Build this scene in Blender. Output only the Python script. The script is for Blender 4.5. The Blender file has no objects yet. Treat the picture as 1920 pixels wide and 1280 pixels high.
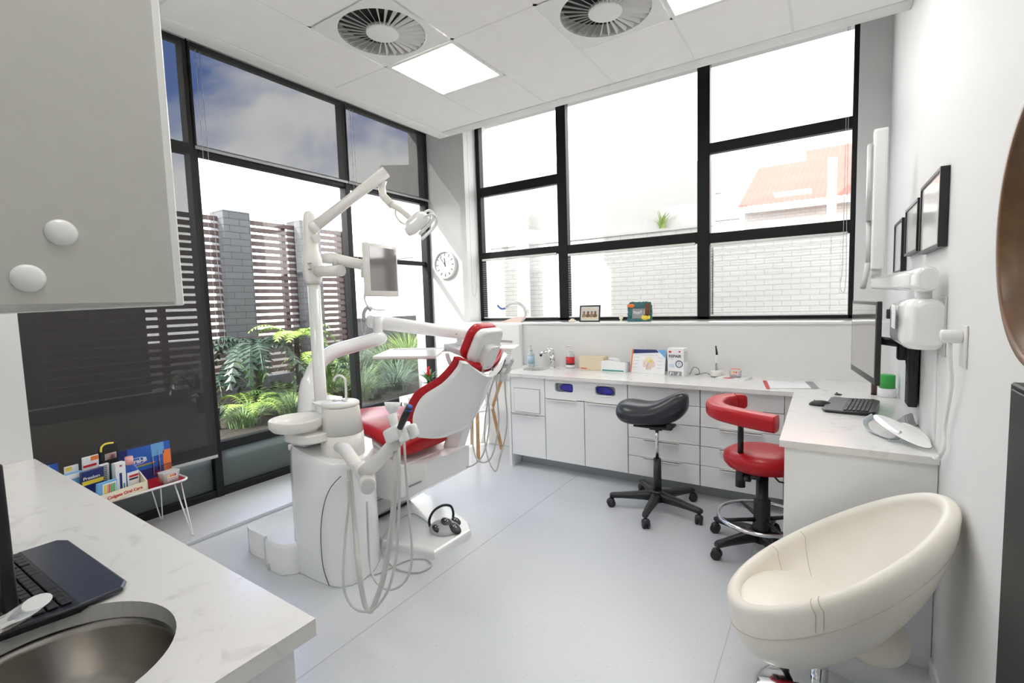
import bpy, bmesh, random
from math import *
from mathutils import Vector, Matrix, noise
RND = random.Random(7)
SC = bpy.context.scene
COL = SC.collection
V = Vector
WM = {}          # inverse world matrix of every parent, so parts can be written in room coordinates

# ------------------------------------------------------------------ mesh builder
class MB:
    def __init__(s):
        s.bm = bmesh.new(); s.mi = 0; s.smooth = False
    def _fin(s, fs, smooth=None):
        sm = s.smooth if smooth is None else smooth
        for f in fs:
            f.material_index = s.mi; f.smooth = sm
    def _merge(s, b, M=None):
        if M is not None: bmesh.ops.transform(b, matrix=M, verts=b.verts)
        me = bpy.data.meshes.new('tmp'); b.to_mesh(me); b.free()
        n = len(s.bm.faces); s.bm.from_mesh(me); bpy.data.meshes.remove(me)
        s.bm.faces.ensure_lookup_table()
        for f in s.bm.faces[n:]: f.material_index = s.mi
    def box(s, a, c, bev=0, M=None, seg=2):
        b = bmesh.new()
        x0, x1 = sorted((a[0], c[0])); y0, y1 = sorted((a[1], c[1])); z0, z1 = sorted((a[2], c[2]))
        vs = [b.verts.new(p) for p in ((x0,y0,z0),(x1,y0,z0),(x1,y1,z0),(x0,y1,z0),(x0,y0,z1),(x1,y0,z1),(x1,y1,z1),(x0,y1,z1))]
        for q in ((3,2,1,0),(4,5,6,7),(0,1,5,4),(1,2,6,5),(2,3,7,6),(3,0,4,7)): b.faces.new([vs[i] for i in q])
        if bev > 0:
            bmesh.ops.bevel(b, geom=list(b.edges), offset=min(bev, .49*min(x1-x0, y1-y0, z1-z0)), segments=seg, profile=.5, affect='EDGES')
            if seg > 1:
                for f in b.faces: f.smooth = True
        s._merge(b, M); return s
    def cyl(s, p0, p1, r0, r1=None, seg=20, caps=True, smooth=True):
        r1 = r0 if r1 is None else r1
        return s.tube([p0, p1], [r0, r1], seg, caps=caps, smooth=smooth)
    def tube(s, pts, r, seg=10, caps=True, smooth=True, closed=False, flat=None):
        pts = [V(p) for p in pts]; n = len(pts)
        rr = r if isinstance(r, (list, tuple)) else [r]*n
        rings = []; up = None
        for i, p in enumerate(pts):
            if closed: d = pts[(i+1) % n]-pts[i-1]
            else: d = (pts[min(i+1, n-1)]-pts[max(i-1, 0)])
            d.normalize()
            if up is None:
                up = V((0,0,1)) if abs(d.z) < .95 else V((0,1,0))
            a = d.cross(up)
            if a.length < 1e-6: a = d.cross(V((1,0,0)))
            a.normalize(); bb = a.cross(d).normalized(); up = bb
            fx, fy = flat or (1, 1)
            rings.append([p+(a*cos(t)*fx+bb*sin(t)*fy)*rr[i] for t in [2*pi*k/seg for k in range(seg)]])
        s.loft(rings, caps=caps and not closed, smooth=smooth, closed=closed); return s
    def loft(s, rings, caps=True, smooth=True, closed=False):
        vv = [[s.bm.verts.new(p) for p in r] for r in rings]; m = len(rings[0]); fs = []
        for i in range(len(vv) if closed else len(vv)-1):
            A, B = vv[i], vv[(i+1) % len(vv)]
            for k in range(m):
                fs.append(s.bm.faces.new((A[k], A[(k+1) % m], B[(k+1) % m], B[k])))
        s._fin(fs, smooth)
        if caps:
            s._fin([s.bm.faces.new(list(reversed(vv[0]))), s.bm.faces.new(vv[-1])], False)
        return s
    def lathe(s, prof, c=(0,0,0), seg=32, M=None, smooth=True, sx=1, sy=1):
        M = M or Matrix.Identity(4); c = V(c); fs = []; prev = None
        for r, z in prof:
            if r < 1e-6: ring = [s.bm.verts.new(M @ V((0,0,z))+c)]
            else: ring = [s.bm.verts.new(M @ V((r*cos(2*pi*k/seg)*sx, r*sin(2*pi*k/seg)*sy, z))+c) for k in range(seg)]
            if prev:
                if len(prev) == 1 and len(ring) > 1: fs += [s.bm.faces.new((prev[0], ring[(k+1) % seg], ring[k])) for k in range(seg)]
                elif len(ring) == 1 and len(prev) > 1: fs += [s.bm.faces.new((prev[k], prev[(k+1) % seg], ring[0])) for k in range(seg)]
                elif len(ring) > 1: fs += [s.bm.faces.new((prev[k], prev[(k+1) % seg], ring[(k+1) % seg], ring[k])) for k in range(seg)]
            prev = ring
        s._fin(fs, smooth); return s
    def sph(s, c, r, M=None, seg=20, n=12):
        r = (r, r, r) if not isinstance(r, (list, tuple)) else r
        Q = (M or Matrix.Identity(4)) @ Matrix.Diagonal((r[0], r[1], r[2], 1))
        return s.lathe([(sin(pi*i/n), -cos(pi*i/n)) for i in range(n+1)], c, seg, Q)
    def prism(s, out, h, M=None, bev=0, seg=2, smooth=False):
        """outline in xy, extruded 0..h along z, placed by M"""
        b = bmesh.new()
        lo = [b.verts.new((x, y, 0)) for x, y in out]; hi = [b.verts.new((x, y, h)) for x, y in out]; n = len(out)
        b.faces.new(list(reversed(lo))); b.faces.new(hi)
        for k in range(n): b.faces.new((lo[k], lo[(k+1) % n], hi[(k+1) % n], hi[k]))
        if bev: bmesh.ops.bevel(b, geom=[e for e in b.edges if abs(e.verts[0].co.z-e.verts[1].co.z) < 1e-6], offset=bev, segments=seg, profile=.5, affect='EDGES')
        for f in b.faces: f.smooth = smooth
        s._merge(b, M); return s
    def grid(s, fn, nu, nv, smooth=True, close_u=False):
        vs = [[s.bm.verts.new(fn(i/(nu if close_u else nu-1), j/(nv-1))) for j in range(nv)] for i in range(nu)]; fs = []
        for i in range(nu if close_u else nu-1):
            for j in range(nv-1):
                fs.append(s.bm.faces.new((vs[i][j], vs[(i+1) % nu][j], vs[(i+1) % nu][j+1], vs[i][j+1])))
        s._fin(fs, smooth); return s
    def quad(s, *p):
        f = s.bm.faces.new([s.bm.verts.new(q) for q in p]); s._fin([f], False); return s
    def build(s, name, mats, parent=None, local=False, auto=True):
        me = bpy.data.meshes.new(name)
        bmesh.ops.recalc_face_normals(s.bm, faces=s.bm.faces)
        if parent is not None and not local: bmesh.ops.transform(s.bm, matrix=WM[parent.name], verts=s.bm.verts)
        s.bm.to_mesh(me); s.bm.free()
        for m in (mats if isinstance(mats, (list, tuple)) else [mats]): me.materials.append(m)
        o = bpy.data.objects.new(name, me); COL.objects.link(o)
        if parent is not None:
            o.parent = parent; WM[o.name] = WM[parent.name]
        else: WM[o.name] = Matrix.Identity(4)
        return o

def thing(name, label, cat, loc=(0,0,0), rz=0, group=None):
    o = bpy.data.objects.new(name, None); COL.objects.link(o); o.empty_display_size = .05
    o.location = loc; o.rotation_euler = (0, 0, rz)
    WM[o.name] = (Matrix.Translation(V(loc)) @ Matrix.Rotation(rz, 4, 'Z')).inverted()
    o['label'] = label; o['category'] = cat
    if group: o['group'] = group
    return o
def tag(o, label, cat, group=None):
    o['label'] = label; o['category'] = cat
    if group: o['group'] = group
    return o
def struct(o):
    o['kind'] = 'structure'; return o
def copy_tree(o, parent=None):
    c = o.copy(); COL.objects.link(c)
    if parent is not None: c.parent = parent
    for ch in list(o.children): copy_tree(ch, c)
    return c
def frame3(o, x, z):
    """matrix with local x along x, local z along z, origin o"""
    x = V(x).normalized(); z = V(z); z = (z-x*z.dot(x)).normalized(); y = z.cross(x)
    return Matrix(((x.x,y.x,z.x,o[0]),(x.y,y.y,z.y,o[1]),(x.z,y.z,z.z,o[2]),(0,0,0,1)))
def spline(pts, n=8, closed=False):
    P = [V(p) for p in pts]; out = []; m = len(P)
    for i in range(m if closed else m-1):
        if closed: a, b, c, d = P[i-1], P[i], P[(i+1) % m], P[(i+2) % m]
        else: a, b, c, d = P[max(i-1,0)], P[i], P[i+1], P[min(i+2,m-1)]
        for k in range(n):
            t = k/n
            out.append(.5*((2*b)+(c-a)*t+(2*a-5*b+4*c-d)*t*t+(3*b-a-3*c+d)*t**3))
    if not closed: out.append(P[-1])
    return out
def lettering(txt, size, M, mat, parent, name='lettering', bold=0, align='LEFT'):
    cu = bpy.data.curves.new('txt', 'FONT'); cu.body = txt; cu.size = size; cu.extrude = .0004; cu.offset = bold; cu.align_x = align
    o = bpy.data.objects.new('txt', cu); COL.objects.link(o)
    bpy.context.view_layer.update()
    me = bpy.data.meshes.new_from_object(o.evaluated_get(bpy.context.evaluated_depsgraph_get()))
    bpy.data.objects.remove(o); bpy.data.curves.remove(cu)
    me.transform(WM[parent.name] @ M); me.materials.clear(); me.materials.append(mat)
    q = bpy.data.objects.new(name, me); COL.objects.link(q); q.parent = parent; WM[q.name] = WM[parent.name]
    return q
def rrect(x0, y0, x1, y1, r, n=5):
    o = []
    for cx, cy, a in ((x1-r,y1-r,0),(x0+r,y1-r,pi/2),(x0+r,y0+r,pi),(x1-r,y0+r,1.5*pi)):
        for k in range(n+1): t = a+pi/2*k/n; o.append((cx+r*cos(t), cy+r*sin(t)))
    return o

# ------------------------------------------------------------------ materials
def mat(name, col, rough=.5, metal=0, var=.03, scale=8, spec=.5, coat=0, bump=0, bscale=200, trans=0, alpha=1, emit=None, es=0, sheen=0):
    m = bpy.data.materials.new(name); m.use_nodes = True; nt = m.node_tree; N = nt.nodes; L = nt.links
    b = N['Principled BSDF']; tc = N.new('ShaderNodeTexCoord'); nz = N.new('ShaderNodeTexNoise'); nz.inputs['Scale'].default_value = scale; nz.inputs['Detail'].default_value = 4
    L.new(tc.outputs['Object'], nz.inputs['Vector'])
    r = N.new('ShaderNodeValToRGB'); e = r.color_ramp.elements
    e[0].position = .3; e[1].position = .7
    e[0].color = [max(0, c*(1-var)) for c in col]+[1]; e[1].color = [min(1, c*(1+var)) for c in col]+[1]
    L.new(nz.outputs['Fac'], r.inputs['Fac']); L.new(r.outputs['Color'], b.inputs['Base Color'])
    b.inputs['Roughness'].default_value = rough; b.inputs['Metallic'].default_value = metal
    b.inputs['Specular IOR Level'].default_value = spec; b.inputs['Coat Weight'].default_value = coat; b.inputs['Coat Roughness'].default_value = .08
    b.inputs['Transmission Weight'].default_value = trans; b.inputs['Alpha'].default_value = alpha
    if emit: b.inputs['Emission Color'].default_value = (*emit, 1); b.inputs['Emission Strength'].default_value = es
    if bump:
        n2 = N.new('ShaderNodeTexNoise'); n2.inputs['Scale'].default_value = bscale; L.new(tc.outputs['Object'], n2.inputs['Vector'])
        bp = N.new('ShaderNodeBump'); bp.inputs['Strength'].default_value = bump; bp.inputs['Distance'].default_value = .002
        L.new(n2.outputs['Fac'], bp.inputs['Height']); L.new(bp.outputs['Normal'], b.inputs['Normal'])
    return m
def mixmat(name, build):
    m = bpy.data.materials.new(name); m.use_nodes = True; nt = m.node_tree; nt.nodes.clear()
    out = nt.nodes.new('ShaderNodeOutputMaterial'); build(nt, nt.nodes, nt.links, out); return m

M = {}
M['wall'] = mat('wall_paint', (.76,.765,.765), .6, var=.008, bump=.03, bscale=350)
M['ceil'] = mat('ceiling_tile', (.92,.91,.91), .85, var=.015, bump=.08, bscale=500)
M['grid'] = mat('ceiling_grid', (.82,.82,.81), .5)
M['black'] = mat('black_frame', (.010,.011,.012), .45, var=.15, spec=.25)
M['laminate'] = mat('white_laminate', (.84,.85,.855), .28, var=.008)
M['kick'] = mat('grey_kickboard', (.38,.40,.41), .4)
M['handle'] = mat('pale_handle', (.86,.86,.84), .25)
M['gap'] = mat('dark_gap', (.03,.03,.03), .9)
M['greycab'] = mat('grey_beige_laminate', (.53,.53,.49), .42, var=.02, scale=30)
M['wplastic'] = mat('white_plastic', (.80,.81,.80), .22, var=.01, coat=.3)
M['wenamel'] = mat('white_enamel', (.84,.85,.85), .14, var=.006, coat=.5)
M['offwhite'] = mat('warm_white_plastic', (.78,.77,.73), .3, var=.01, coat=.2)
M['greyplastic'] = mat('grey_plastic', (.42,.43,.44), .35)
M['lgrey'] = mat('light_grey_plastic', (.60,.61,.61), .3)
M['footgrey'] = mat('mid_grey_plastic', (.42,.43,.44), .35)
M['cord'] = mat('grey_hose', (.55,.55,.53), .4)
M['blackp'] = mat('black_plastic', (.018,.018,.02), .35, var=.15)
M['blackr'] = mat('black_rubber', (.02,.02,.022), .6, var=.15)
M['blackv'] = mat('black_vinyl', (.022,.025,.034), .30, var=.1, bump=.08, bscale=600)
M['red'] = mat('red_vinyl', (.45,.005,.012), .36, var=.05, spec=.35, coat=.08, bump=.05, bscale=500)
M['redtop'] = mat('red_tabletop', (.42,.014,.014), .25, var=.05)
M['cream'] = mat('cream_leather', (.84,.80,.72), .34, var=.02, bump=.12, bscale=420)
M['thread'] = mat('cream_thread', (.60,.54,.45), .7)
M['chrome'] = mat('chrome', (.82,.83,.84), .06, 1, var=.01)
M['steel'] = mat('brushed_steel', (.42,.40,.37), .26, 1, var=.10, scale=5, bump=.15, bscale=60)
M['wood'] = mat('beech_wood', (.50,.30,.14), .45, var=.14, scale=22)
M['mirrorwood'] = mat('brown_mirror_frame', (.17,.085,.035), .38, var=.25, scale=14)
M['mirror'] = mat('mirror_glass', (.86,.88,.88), .01, 1, var=.002)
M['screen'] = mat('dark_screen', (.05,.05,.055), .06, var=.02, coat=1)
M['screen2'] = mat('lcd_screen_reflection_grey', (.22,.205,.20), .05, var=.02, coat=1)  # lightened grey base colour stands in for the reflection of the bright window
M['print'] = mat('mount_paper', (.76,.78,.76), .15, coat=.4)
M['navy'] = mat('navy_ink', (.02,.03,.16), .35); M['blue'] = mat('blue_ink', (.03,.12,.50), .3); M['sky'] = mat('sky_ink', (.16,.42,.75), .3)
M['teal'] = mat('teal_ink', (.03,.28,.27), .4); M['orange'] = mat('orange_ink', (.85,.22,.05), .4); M['yellow'] = mat('yellow_ink', (.85,.66,.06), .4)
M['green'] = mat('green_ink', (.05,.42,.08), .4); M['redink'] = mat('red_ink', (.62,.02,.03), .4); M['pink'] = mat('pink_plastic', (.85,.45,.45), .4)
M['paper'] = mat('white_paper', (.83,.84,.85), .5); M['grey'] = mat('grey_ink', (.30,.31,.33), .5); M['darkink'] = mat('dark_ink', (.04,.04,.05), .5)
M['beige'] = mat('beige_card', (.72,.62,.45), .55); M['flesh'] = mat('tissue_pink', (.80,.62,.56), .5); M['ivory'] = mat('ivory', (.85,.78,.6), .4)
M['skin'] = mat('photo_brown', (.20,.12,.08), .5); M['bluebag'] = mat('blue_nitrile', (.03,.03,.33), .35, var=.4, scale=20, bump=.5, bscale=30)
M['concrete'] = mat('dark_render', (.075,.078,.085), .85, var=.2, scale=6, bump=.2, bscale=60)
M['slat'] = mat('brown_slat_timber', (.085,.055,.055), .6, var=.25, scale=12)
M['soil'] = mat('garden_mulch', (.035,.03,.02), .95, var=.6, scale=30, bump=.8, bscale=40)
M['lampoff'] = mat('lamp_lens', (.75,.76,.78), .12, coat=.5)
M['soap'] = mat('clear_bottle', (.72,.80,.84), .12, trans=.35); M['sanblue'] = mat('mouthwash_blue', (.02,.09,.45), .1, coat=.6)
M['frostbox'] = mat('frosted_plastic', (.80,.80,.78), .3, trans=.3); M['cfr'] = mat('painted_resin_teal', (.03,.14,.15), .45, var=.3, scale=40)
M['pot'] = mat('white_ceramic', (.82,.83,.85), .2, coat=.4); M['bract'] = mat('red_bract', (.62,.02,.015), .4, var=.2, scale=30)
M['grass'] = mat('grass_green', (.20,.30,.13), .55, var=.5, scale=5); M['grass2'] = mat('blue_green_grass', (.16,.24,.17), .55, var=.4, scale=5)
M['fern'] = mat('fern_green', (.28,.42,.08), .5, var=.3, scale=6); M['dkleaf'] = mat('dark_leaf', (.035,.075,.045), .35, var=.4, scale=9); M['leaf'] = mat('strap_leaf', (.09,.19,.04), .4, var=.3, scale=9)
M['houseleaf'] = mat('houseplant_leaf', (.05,.17,.03), .35, var=.3, scale=40)
M['emit'] = mat('light_diffuser', (.9,.9,.88), .6, emit=(1,.97,.92), es=5.6)
M['lcd'] = mat('green_lcd', (.30,.40,.37), .2)

def _floor(nt, N, L, out):
    b = N.new('ShaderNodeBsdfPrincipled'); g = N.new('ShaderNodeNewGeometry'); L.new(b.outputs[0], out.inputs[0])
    nz = N.new('ShaderNodeTexNoise'); nz.inputs['Scale'].default_value = 2.0; L.new(g.outputs['Position'], nz.inputs['Vector'])
    r = N.new('ShaderNodeValToRGB'); r.color_ramp.elements[0].color = (.58,.60,.63,1); r.color_ramp.elements[1].color = (.63,.65,.675,1); L.new(nz.outputs['Fac'], r.inputs['Fac'])
    vo = N.new('ShaderNodeTexVoronoi'); vo.inputs['Scale'].default_value = 28; L.new(g.outputs['Position'], vo.inputs['Vector'])
    lt = N.new('ShaderNodeMath'); lt.operation = 'LESS_THAN'; lt.inputs[1].default_value = .075; L.new(vo.outputs['Distance'], lt.inputs[0])
    mx = N.new('ShaderNodeMix'); mx.data_type = 'RGBA'; mx.inputs['B'].default_value = (.33,.34,.36,1); L.new(r.outputs['Color'], mx.inputs['A'])
    ml = N.new('ShaderNodeMath'); ml.operation = 'MULTIPLY'; ml.inputs[1].default_value = .7; L.new(lt.outputs[0], ml.inputs[0]); L.new(ml.outputs[0], mx.inputs['Factor'])
    L.new(mx.outputs['Result'], b.inputs['Base Color']); b.inputs['Roughness'].default_value = .3; b.inputs['Specular IOR Level'].default_value = .45
M['floor'] = mixmat('speckled_vinyl', _floor)
def _stone(nt, N, L, out):
    b = N.new('ShaderNodeBsdfPrincipled'); g = N.new('ShaderNodeNewGeometry'); L.new(b.outputs[0], out.inputs[0])
    nz = N.new('ShaderNodeTexNoise'); nz.inputs['Scale'].default_value = 9; nz.inputs['Detail'].default_value = 8; nz.inputs['Distortion'].default_value = 1.5; L.new(g.outputs['Position'], nz.inputs['Vector'])
    r = N.new('ShaderNodeValToRGB'); e = r.color_ramp.elements
    e[0].position = .28; e[0].color = (.66,.65,.635,1); e[1].position = .42; e[1].color = (.78,.77,.75,1); L.new(nz.outputs['Fac'], r.inputs['Fac'])
    L.new(r.outputs['Color'], b.inputs['Base Color']); b.inputs['Roughness'].default_value = .16
M['stone'] = mixmat('engineered_stone', _stone)
def _glass(nt, N, L, out):
    t = N.new('ShaderNodeBsdfTransparent'); t.inputs[0].default_value = (.95,.965,.96,1); g = N.new('ShaderNodeBsdfGlossy'); g.inputs['Roughness'].default_value = 0
    lw = N.new('ShaderNodeLayerWeight'); lw.inputs[0].default_value = .5
    p = N.new('ShaderNodeMath'); p.operation = 'POWER'; p.inputs[1].default_value = 4; L.new(lw.outputs['Facing'], p.inputs[0])
    a = N.new('ShaderNodeMath'); a.operation = 'MULTIPLY_ADD'; a.inputs[1].default_value = .9; a.inputs[2].default_value = .055; L.new(p.outputs[0], a.inputs[0])
    m = N.new('ShaderNodeMixShader'); L.new(a.outputs[0], m.inputs[0]); L.new(t.outputs[0], m.inputs[1]); L.new(g.outputs[0], m.inputs[2]); L.new(m.outputs[0], out.inputs[0])
M['glass'] = mixmat('window_glass', _glass)
def _clear(nt, N, L, out):
    t = N.new('ShaderNodeBsdfTransparent'); t.inputs[0].default_value = (.93,.95,.96,1); g = N.new('ShaderNodeBsdfGlossy'); g.inputs['Roughness'].default_value = .03
    m = N.new('ShaderNodeMixShader'); m.inputs[0].default_value = .14; L.new(t.outputs[0], m.inputs[1]); L.new(g.outputs[0], m.inputs[2]); L.new(m.outputs[0], out.inputs[0])
M['clear'] = mixmat('clear_plastic', _clear)
def _screenmesh(fac):
    def f(nt, N, L, out):
        t = N.new('ShaderNodeBsdfTransparent'); d = N.new('ShaderNodeBsdfPrincipled'); d.inputs['Base Color'].default_value = (.028,.028,.028,1); d.inputs['Roughness'].default_value = .7
        g = N.new('ShaderNodeTexCoord'); w = N.new('ShaderNodeTexNoise'); w.inputs['Scale'].default_value = 40; L.new(g.outputs['Object'], w.inputs['Vector'])
        a = N.new('ShaderNodeMath'); a.operation = 'MULTIPLY_ADD'; a.inputs[1].default_value = .02; a.inputs[2].default_value = fac; L.new(w.outputs['Fac'], a.inputs[0])
        m = N.new('ShaderNodeMixShader'); L.new(a.outputs[0], m.inputs[0]); L.new(t.outputs[0], m.inputs[1]); L.new(d.outputs[0], m.inputs[2]); L.new(m.outputs[0], out.inputs[0])
    return f
M['mesh'] = mixmat('screen_blind_fabric', _screenmesh(.70))
def _frost(nt, N, L, out):
    t = N.new('ShaderNodeBsdfTranslucent'); t.inputs[0].default_value = (.50,.56,.55,1); g = N.new('ShaderNodeBsdfPrincipled'); g.inputs['Base Color'].default_value = (.16,.19,.19,1); g.inputs['Roughness'].default_value = .25
    nz = N.new('ShaderNodeTexNoise'); nz.inputs['Scale'].default_value = 3
    a = N.new('ShaderNodeMath'); a.operation = 'MULTIPLY_ADD'; a.inputs[1].default_value = .05; a.inputs[2].default_value = .45; L.new(nz.outputs['Fac'], a.inputs[0])
    m = N.new('ShaderNodeMixShader'); L.new(a.outputs[0], m.inputs[0]); L.new(t.outputs[0], m.inputs[1]); L.new(g.outputs[0], m.inputs[2]); L.new(m.outputs[0], out.inputs[0])
M['frost'] = mixmat('frosted_glass', _frost)
def brick(name, c1, c2, mortar, sc, rough=.8, bw=.5, rh=.25, ax='xz', bump=.6):
    def f(nt, N, L, out):
        b = N.new('ShaderNodeBsdfPrincipled'); L.new(b.outputs[0], out.inputs[0]); b.inputs['Roughness'].default_value = rough
        g = N.new('ShaderNodeNewGeometry'); sp = N.new('ShaderNodeSeparateXYZ'); L.new(g.outputs['Position'], sp.inputs[0])
        ad = N.new('ShaderNodeMath'); ad.operation = 'ADD'; L.new(sp.outputs['X'], ad.inputs[0]); L.new(sp.outputs['Y'], ad.inputs[1])
        cb = N.new('ShaderNodeCombineXYZ'); L.new(ad.outputs[0], cb.inputs['X']); L.new(sp.outputs['Z'], cb.inputs['Y'])
        t = N.new('ShaderNodeTexBrick'); t.inputs['Scale'].default_value = sc; t.inputs['Color1'].default_value = (*c1,1); t.inputs['Color2'].default_value = (*c2,1); t.inputs['Mortar'].default_value = (*mortar,1)
        t.inputs['Mortar Size'].default_value = .012; t.inputs['Brick Width'].default_value = bw; t.inputs['Row Height'].default_value = rh; L.new(cb.outputs[0], t.inputs['Vector'])
        L.new(t.outputs['Color'], b.inputs['Base Color'])
        bp = N.new('ShaderNodeBump'); bp.inputs['Strength'].default_value = bump; bp.inputs['Distance'].default_value = .01; bp.invert = True; L.new(t.outputs['Fac'], bp.inputs['Height']); L.new(bp.outputs[0], b.inputs['Normal'])
    return mixmat(name, f)
M['brickw'] = brick('white_painted_brick', (.60,.59,.575), (.57,.56,.545), (.44,.43,.42), 2.2, rh=.17, bw=.5)
M['brickg'] = brick('dark_grey_brick', (.10,.105,.115), (.085,.09,.10), (.05,.05,.055), 2.2, rh=.2, bw=.6)
M['stucco'] = mat('white_stucco', (.50,.495,.48), .85, var=.03, scale=20, bump=.7, bscale=25)
def _roof(nt, N, L, out):
    b = N.new('ShaderNodeBsdfPrincipled'); L.new(b.outputs[0], out.inputs[0]); b.inputs['Roughness'].default_value = .9; b.inputs['Specular IOR Level'].default_value = .05
    nz = N.new('ShaderNodeTexNoise'); nz.inputs['Scale'].default_value = 3
    r = N.new('ShaderNodeValToRGB'); r.color_ramp.elements[0].color = (.40,.11,.095,1); r.color_ramp.elements[1].color = (.47,.145,.125,1); L.new(nz.outputs['Fac'], r.inputs['Fac']); L.new(r.outputs['Color'], b.inputs['Base Color'])
M['roof'] = mixmat('red_corrugated_iron', _roof)

# ------------------------------------------------------------------ camera
cam = bpy.data.cameras.new('camera'); co = bpy.data.objects.new('camera', cam); COL.objects.link(co); SC.camera = co
cam.sensor_width = 36; cam.sensor_fit = 'HORIZONTAL'; cam.lens = 911.56/1920*36; cam.clip_start = .02; cam.clip_end = 200
P_, Y_, R_ = radians(4.575), radians(33.0), radians(-1.748)
f_ = V((-sin(Y_)*cos(P_), cos(Y_)*cos(P_), -sin(P_))); rt_ = V((cos(Y_), sin(Y_), 0)); up_ = rt_.cross(f_)
r2_ = cos(R_)*rt_+sin(R_)*up_; u2_ = -sin(R_)*rt_+cos(R_)*up_
co.matrix_world = Matrix(((r2_.x,u2_.x,-f_.x,0),(r2_.y,u2_.y,-f_.y,0),(r2_.z,u2_.z,-f_.z,1.56),(0,0,0,1)))

# ------------------------------------------------------------------ light
SC.view_settings.view_transform = 'Standard'; SC.view_settings.look = 'None'; SC.view_settings.gamma = 1; SC.view_settings.exposure = EXPO = 1.48
SC.cycles.max_bounces = 14; SC.cycles.diffuse_bounces = 10; SC.cycles.glossy_bounces = 4; SC.cycles.transparent_max_bounces = 16; SC.cycles.transmission_bounces = 4
SC.cycles.sample_clamp_indirect = 6; SC.cycles.caustics_reflective = False; SC.cycles.caustics_refractive = False
w = bpy.data.worlds.new('sky'); SC.world = w; w.use_nodes = True; nt = w.node_tree; N = nt.nodes; L = nt.links
bg = N['Background']; tc = N.new('ShaderNodeTexCoord'); mp = N.new('ShaderNodeMapping'); mp.inputs['Scale'].default_value = (1.0,1.0,2.2); L.new(tc.outputs['Generated'], mp.inputs[0])
mp.inputs['Location'].default_value = (.3,.2,.1)
nz = N.new('ShaderNodeTexNoise'); nz.inputs['Scale'].default_value = 2.1; nz.inputs['Detail'].default_value = 7; nz.inputs['Roughness'].default_value = .55; nz.inputs['Distortion'].default_value = .4; L.new(mp.outputs[0], nz.inputs['Vector'])
sp = N.new('ShaderNodeSeparateXYZ'); L.new(tc.outputs['Generated'], sp.inputs[0])
ma = N.new('ShaderNodeMath'); ma.operation = 'MULTIPLY_ADD'; ma.inputs[1].default_value = -.5; L.new(sp.outputs['Z'], ma.inputs[0]); 
ad = N.new('ShaderNodeMath'); ad.operation = 'MULTIPLY_ADD'; ad.inputs[1].default_value = 2.0; ad.inputs[2].default_value = -.26; L.new(nz.outputs['Fac'], ad.inputs[0]); L.new(ad.outputs[0], ma.inputs[2])
nm = N.new('ShaderNodeVectorMath'); nm.operation = 'DOT_PRODUCT'; nm.inputs[1].default_value = (-.80,.30,.52); L.new(tc.outputs['Generated'], nm.inputs[0])
mr = N.new('ShaderNodeMapRange'); mr.inputs['From Min'].default_value = .80; mr.inputs['From Max'].default_value = 1.0; mr.inputs['To Min'].default_value = .45; mr.inputs['To Max'].default_value = -.20; L.new(nm.outputs['Value'], mr.inputs['Value'])
ad2 = N.new('ShaderNodeMath'); ad2.operation = 'ADD'; L.new(ma.outputs[0], ad2.inputs[0]); L.new(mr.outputs[0], ad2.inputs[1])
rp = N.new('ShaderNodeValToRGB'); e = rp.color_ramp.elements; e[0].position = .34; e[0].color = (.14,.24,.58,1); e[1].position = .62; e[1].color = (1.0,.99,.97,1)
L.new(ad2.outputs[0], rp.inputs['Fac']); L.new(rp.outputs['Color'], bg.inputs['Color']); bg.inputs['Strength'].default_value = 2.1
sun = bpy.data.lights.new('sun', 'SUN'); sun.energy = 2.8; sun.angle = radians(.6); sun.color = (1,.96,.9)
so = bpy.data.objects.new('sun', sun); COL.objects.link(so)
so.rotation_euler = V((1, 2.0, -1.27)).to_track_quat('-Z', 'Y').to_euler()
# ================================================================== THE SETTING
def S(name, m, *boxes, bev=0):
    b = MB()
    for a, c in boxes: b.box(a, c, bev)
    return struct(b.build(name, m))
S('floor', M['floor'], ((-4.6,-2.2,-.1),(.6,5.2,0)))
S('trim_1', M['floor'], ((-4.27,.64,0),(-3.56,4.65,.028)), bev=.006)
sb = MB(); sb.box((-1.856,.62,-.001),(-1.850,3.94,.0006)); sb.box((-.36,1.2,-.001),(-.356,3.94,.0006))
struct(sb.build('trim_2', mat('weld_seam', (.47,.48,.50), .5)))
S('wall_right', M['wall'], ((.385,-2.2,0),(.6,5.2,3.95)))
S('wall_front', M['wall'], ((-4.6,-.25,0),(-.95,0,3.95)), ((-1.15,-2.2,0),(-.95,-.25,3.95)), ((-1.15,-2.4,0),(.6,-2.2,3.95)))
S('wall_left', M['wall'], ((-4.5,0,0),(-3.1,.64,3.95)), ((-4.5,.64,3.74),(-4.17,4.65,3.95)))
S('wall_back', M['wall'], ((-4.5,4.65,0),(-3.62,5.15,3.95)), ((.18,4.85,0),(.6,5.15,3.95)), ((-3.62,4.38,0),(.385,5.15,1.335)), ((-3.62,4.86,3.74),(.18,5.15,3.95)))
S('wall_back_low', M['wall'], ((-3.60,4.30,0),(-2.70,4.38,1.33)), bev=.01)
S('trim_3', M['wenamel'], ((-3.62,4.365,1.325),(.18,4.90,1.345)), bev=.003)
S('baseboard_right', M['wall'], ((.375,1.70,0),(.385,2.47,.07)))
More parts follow.
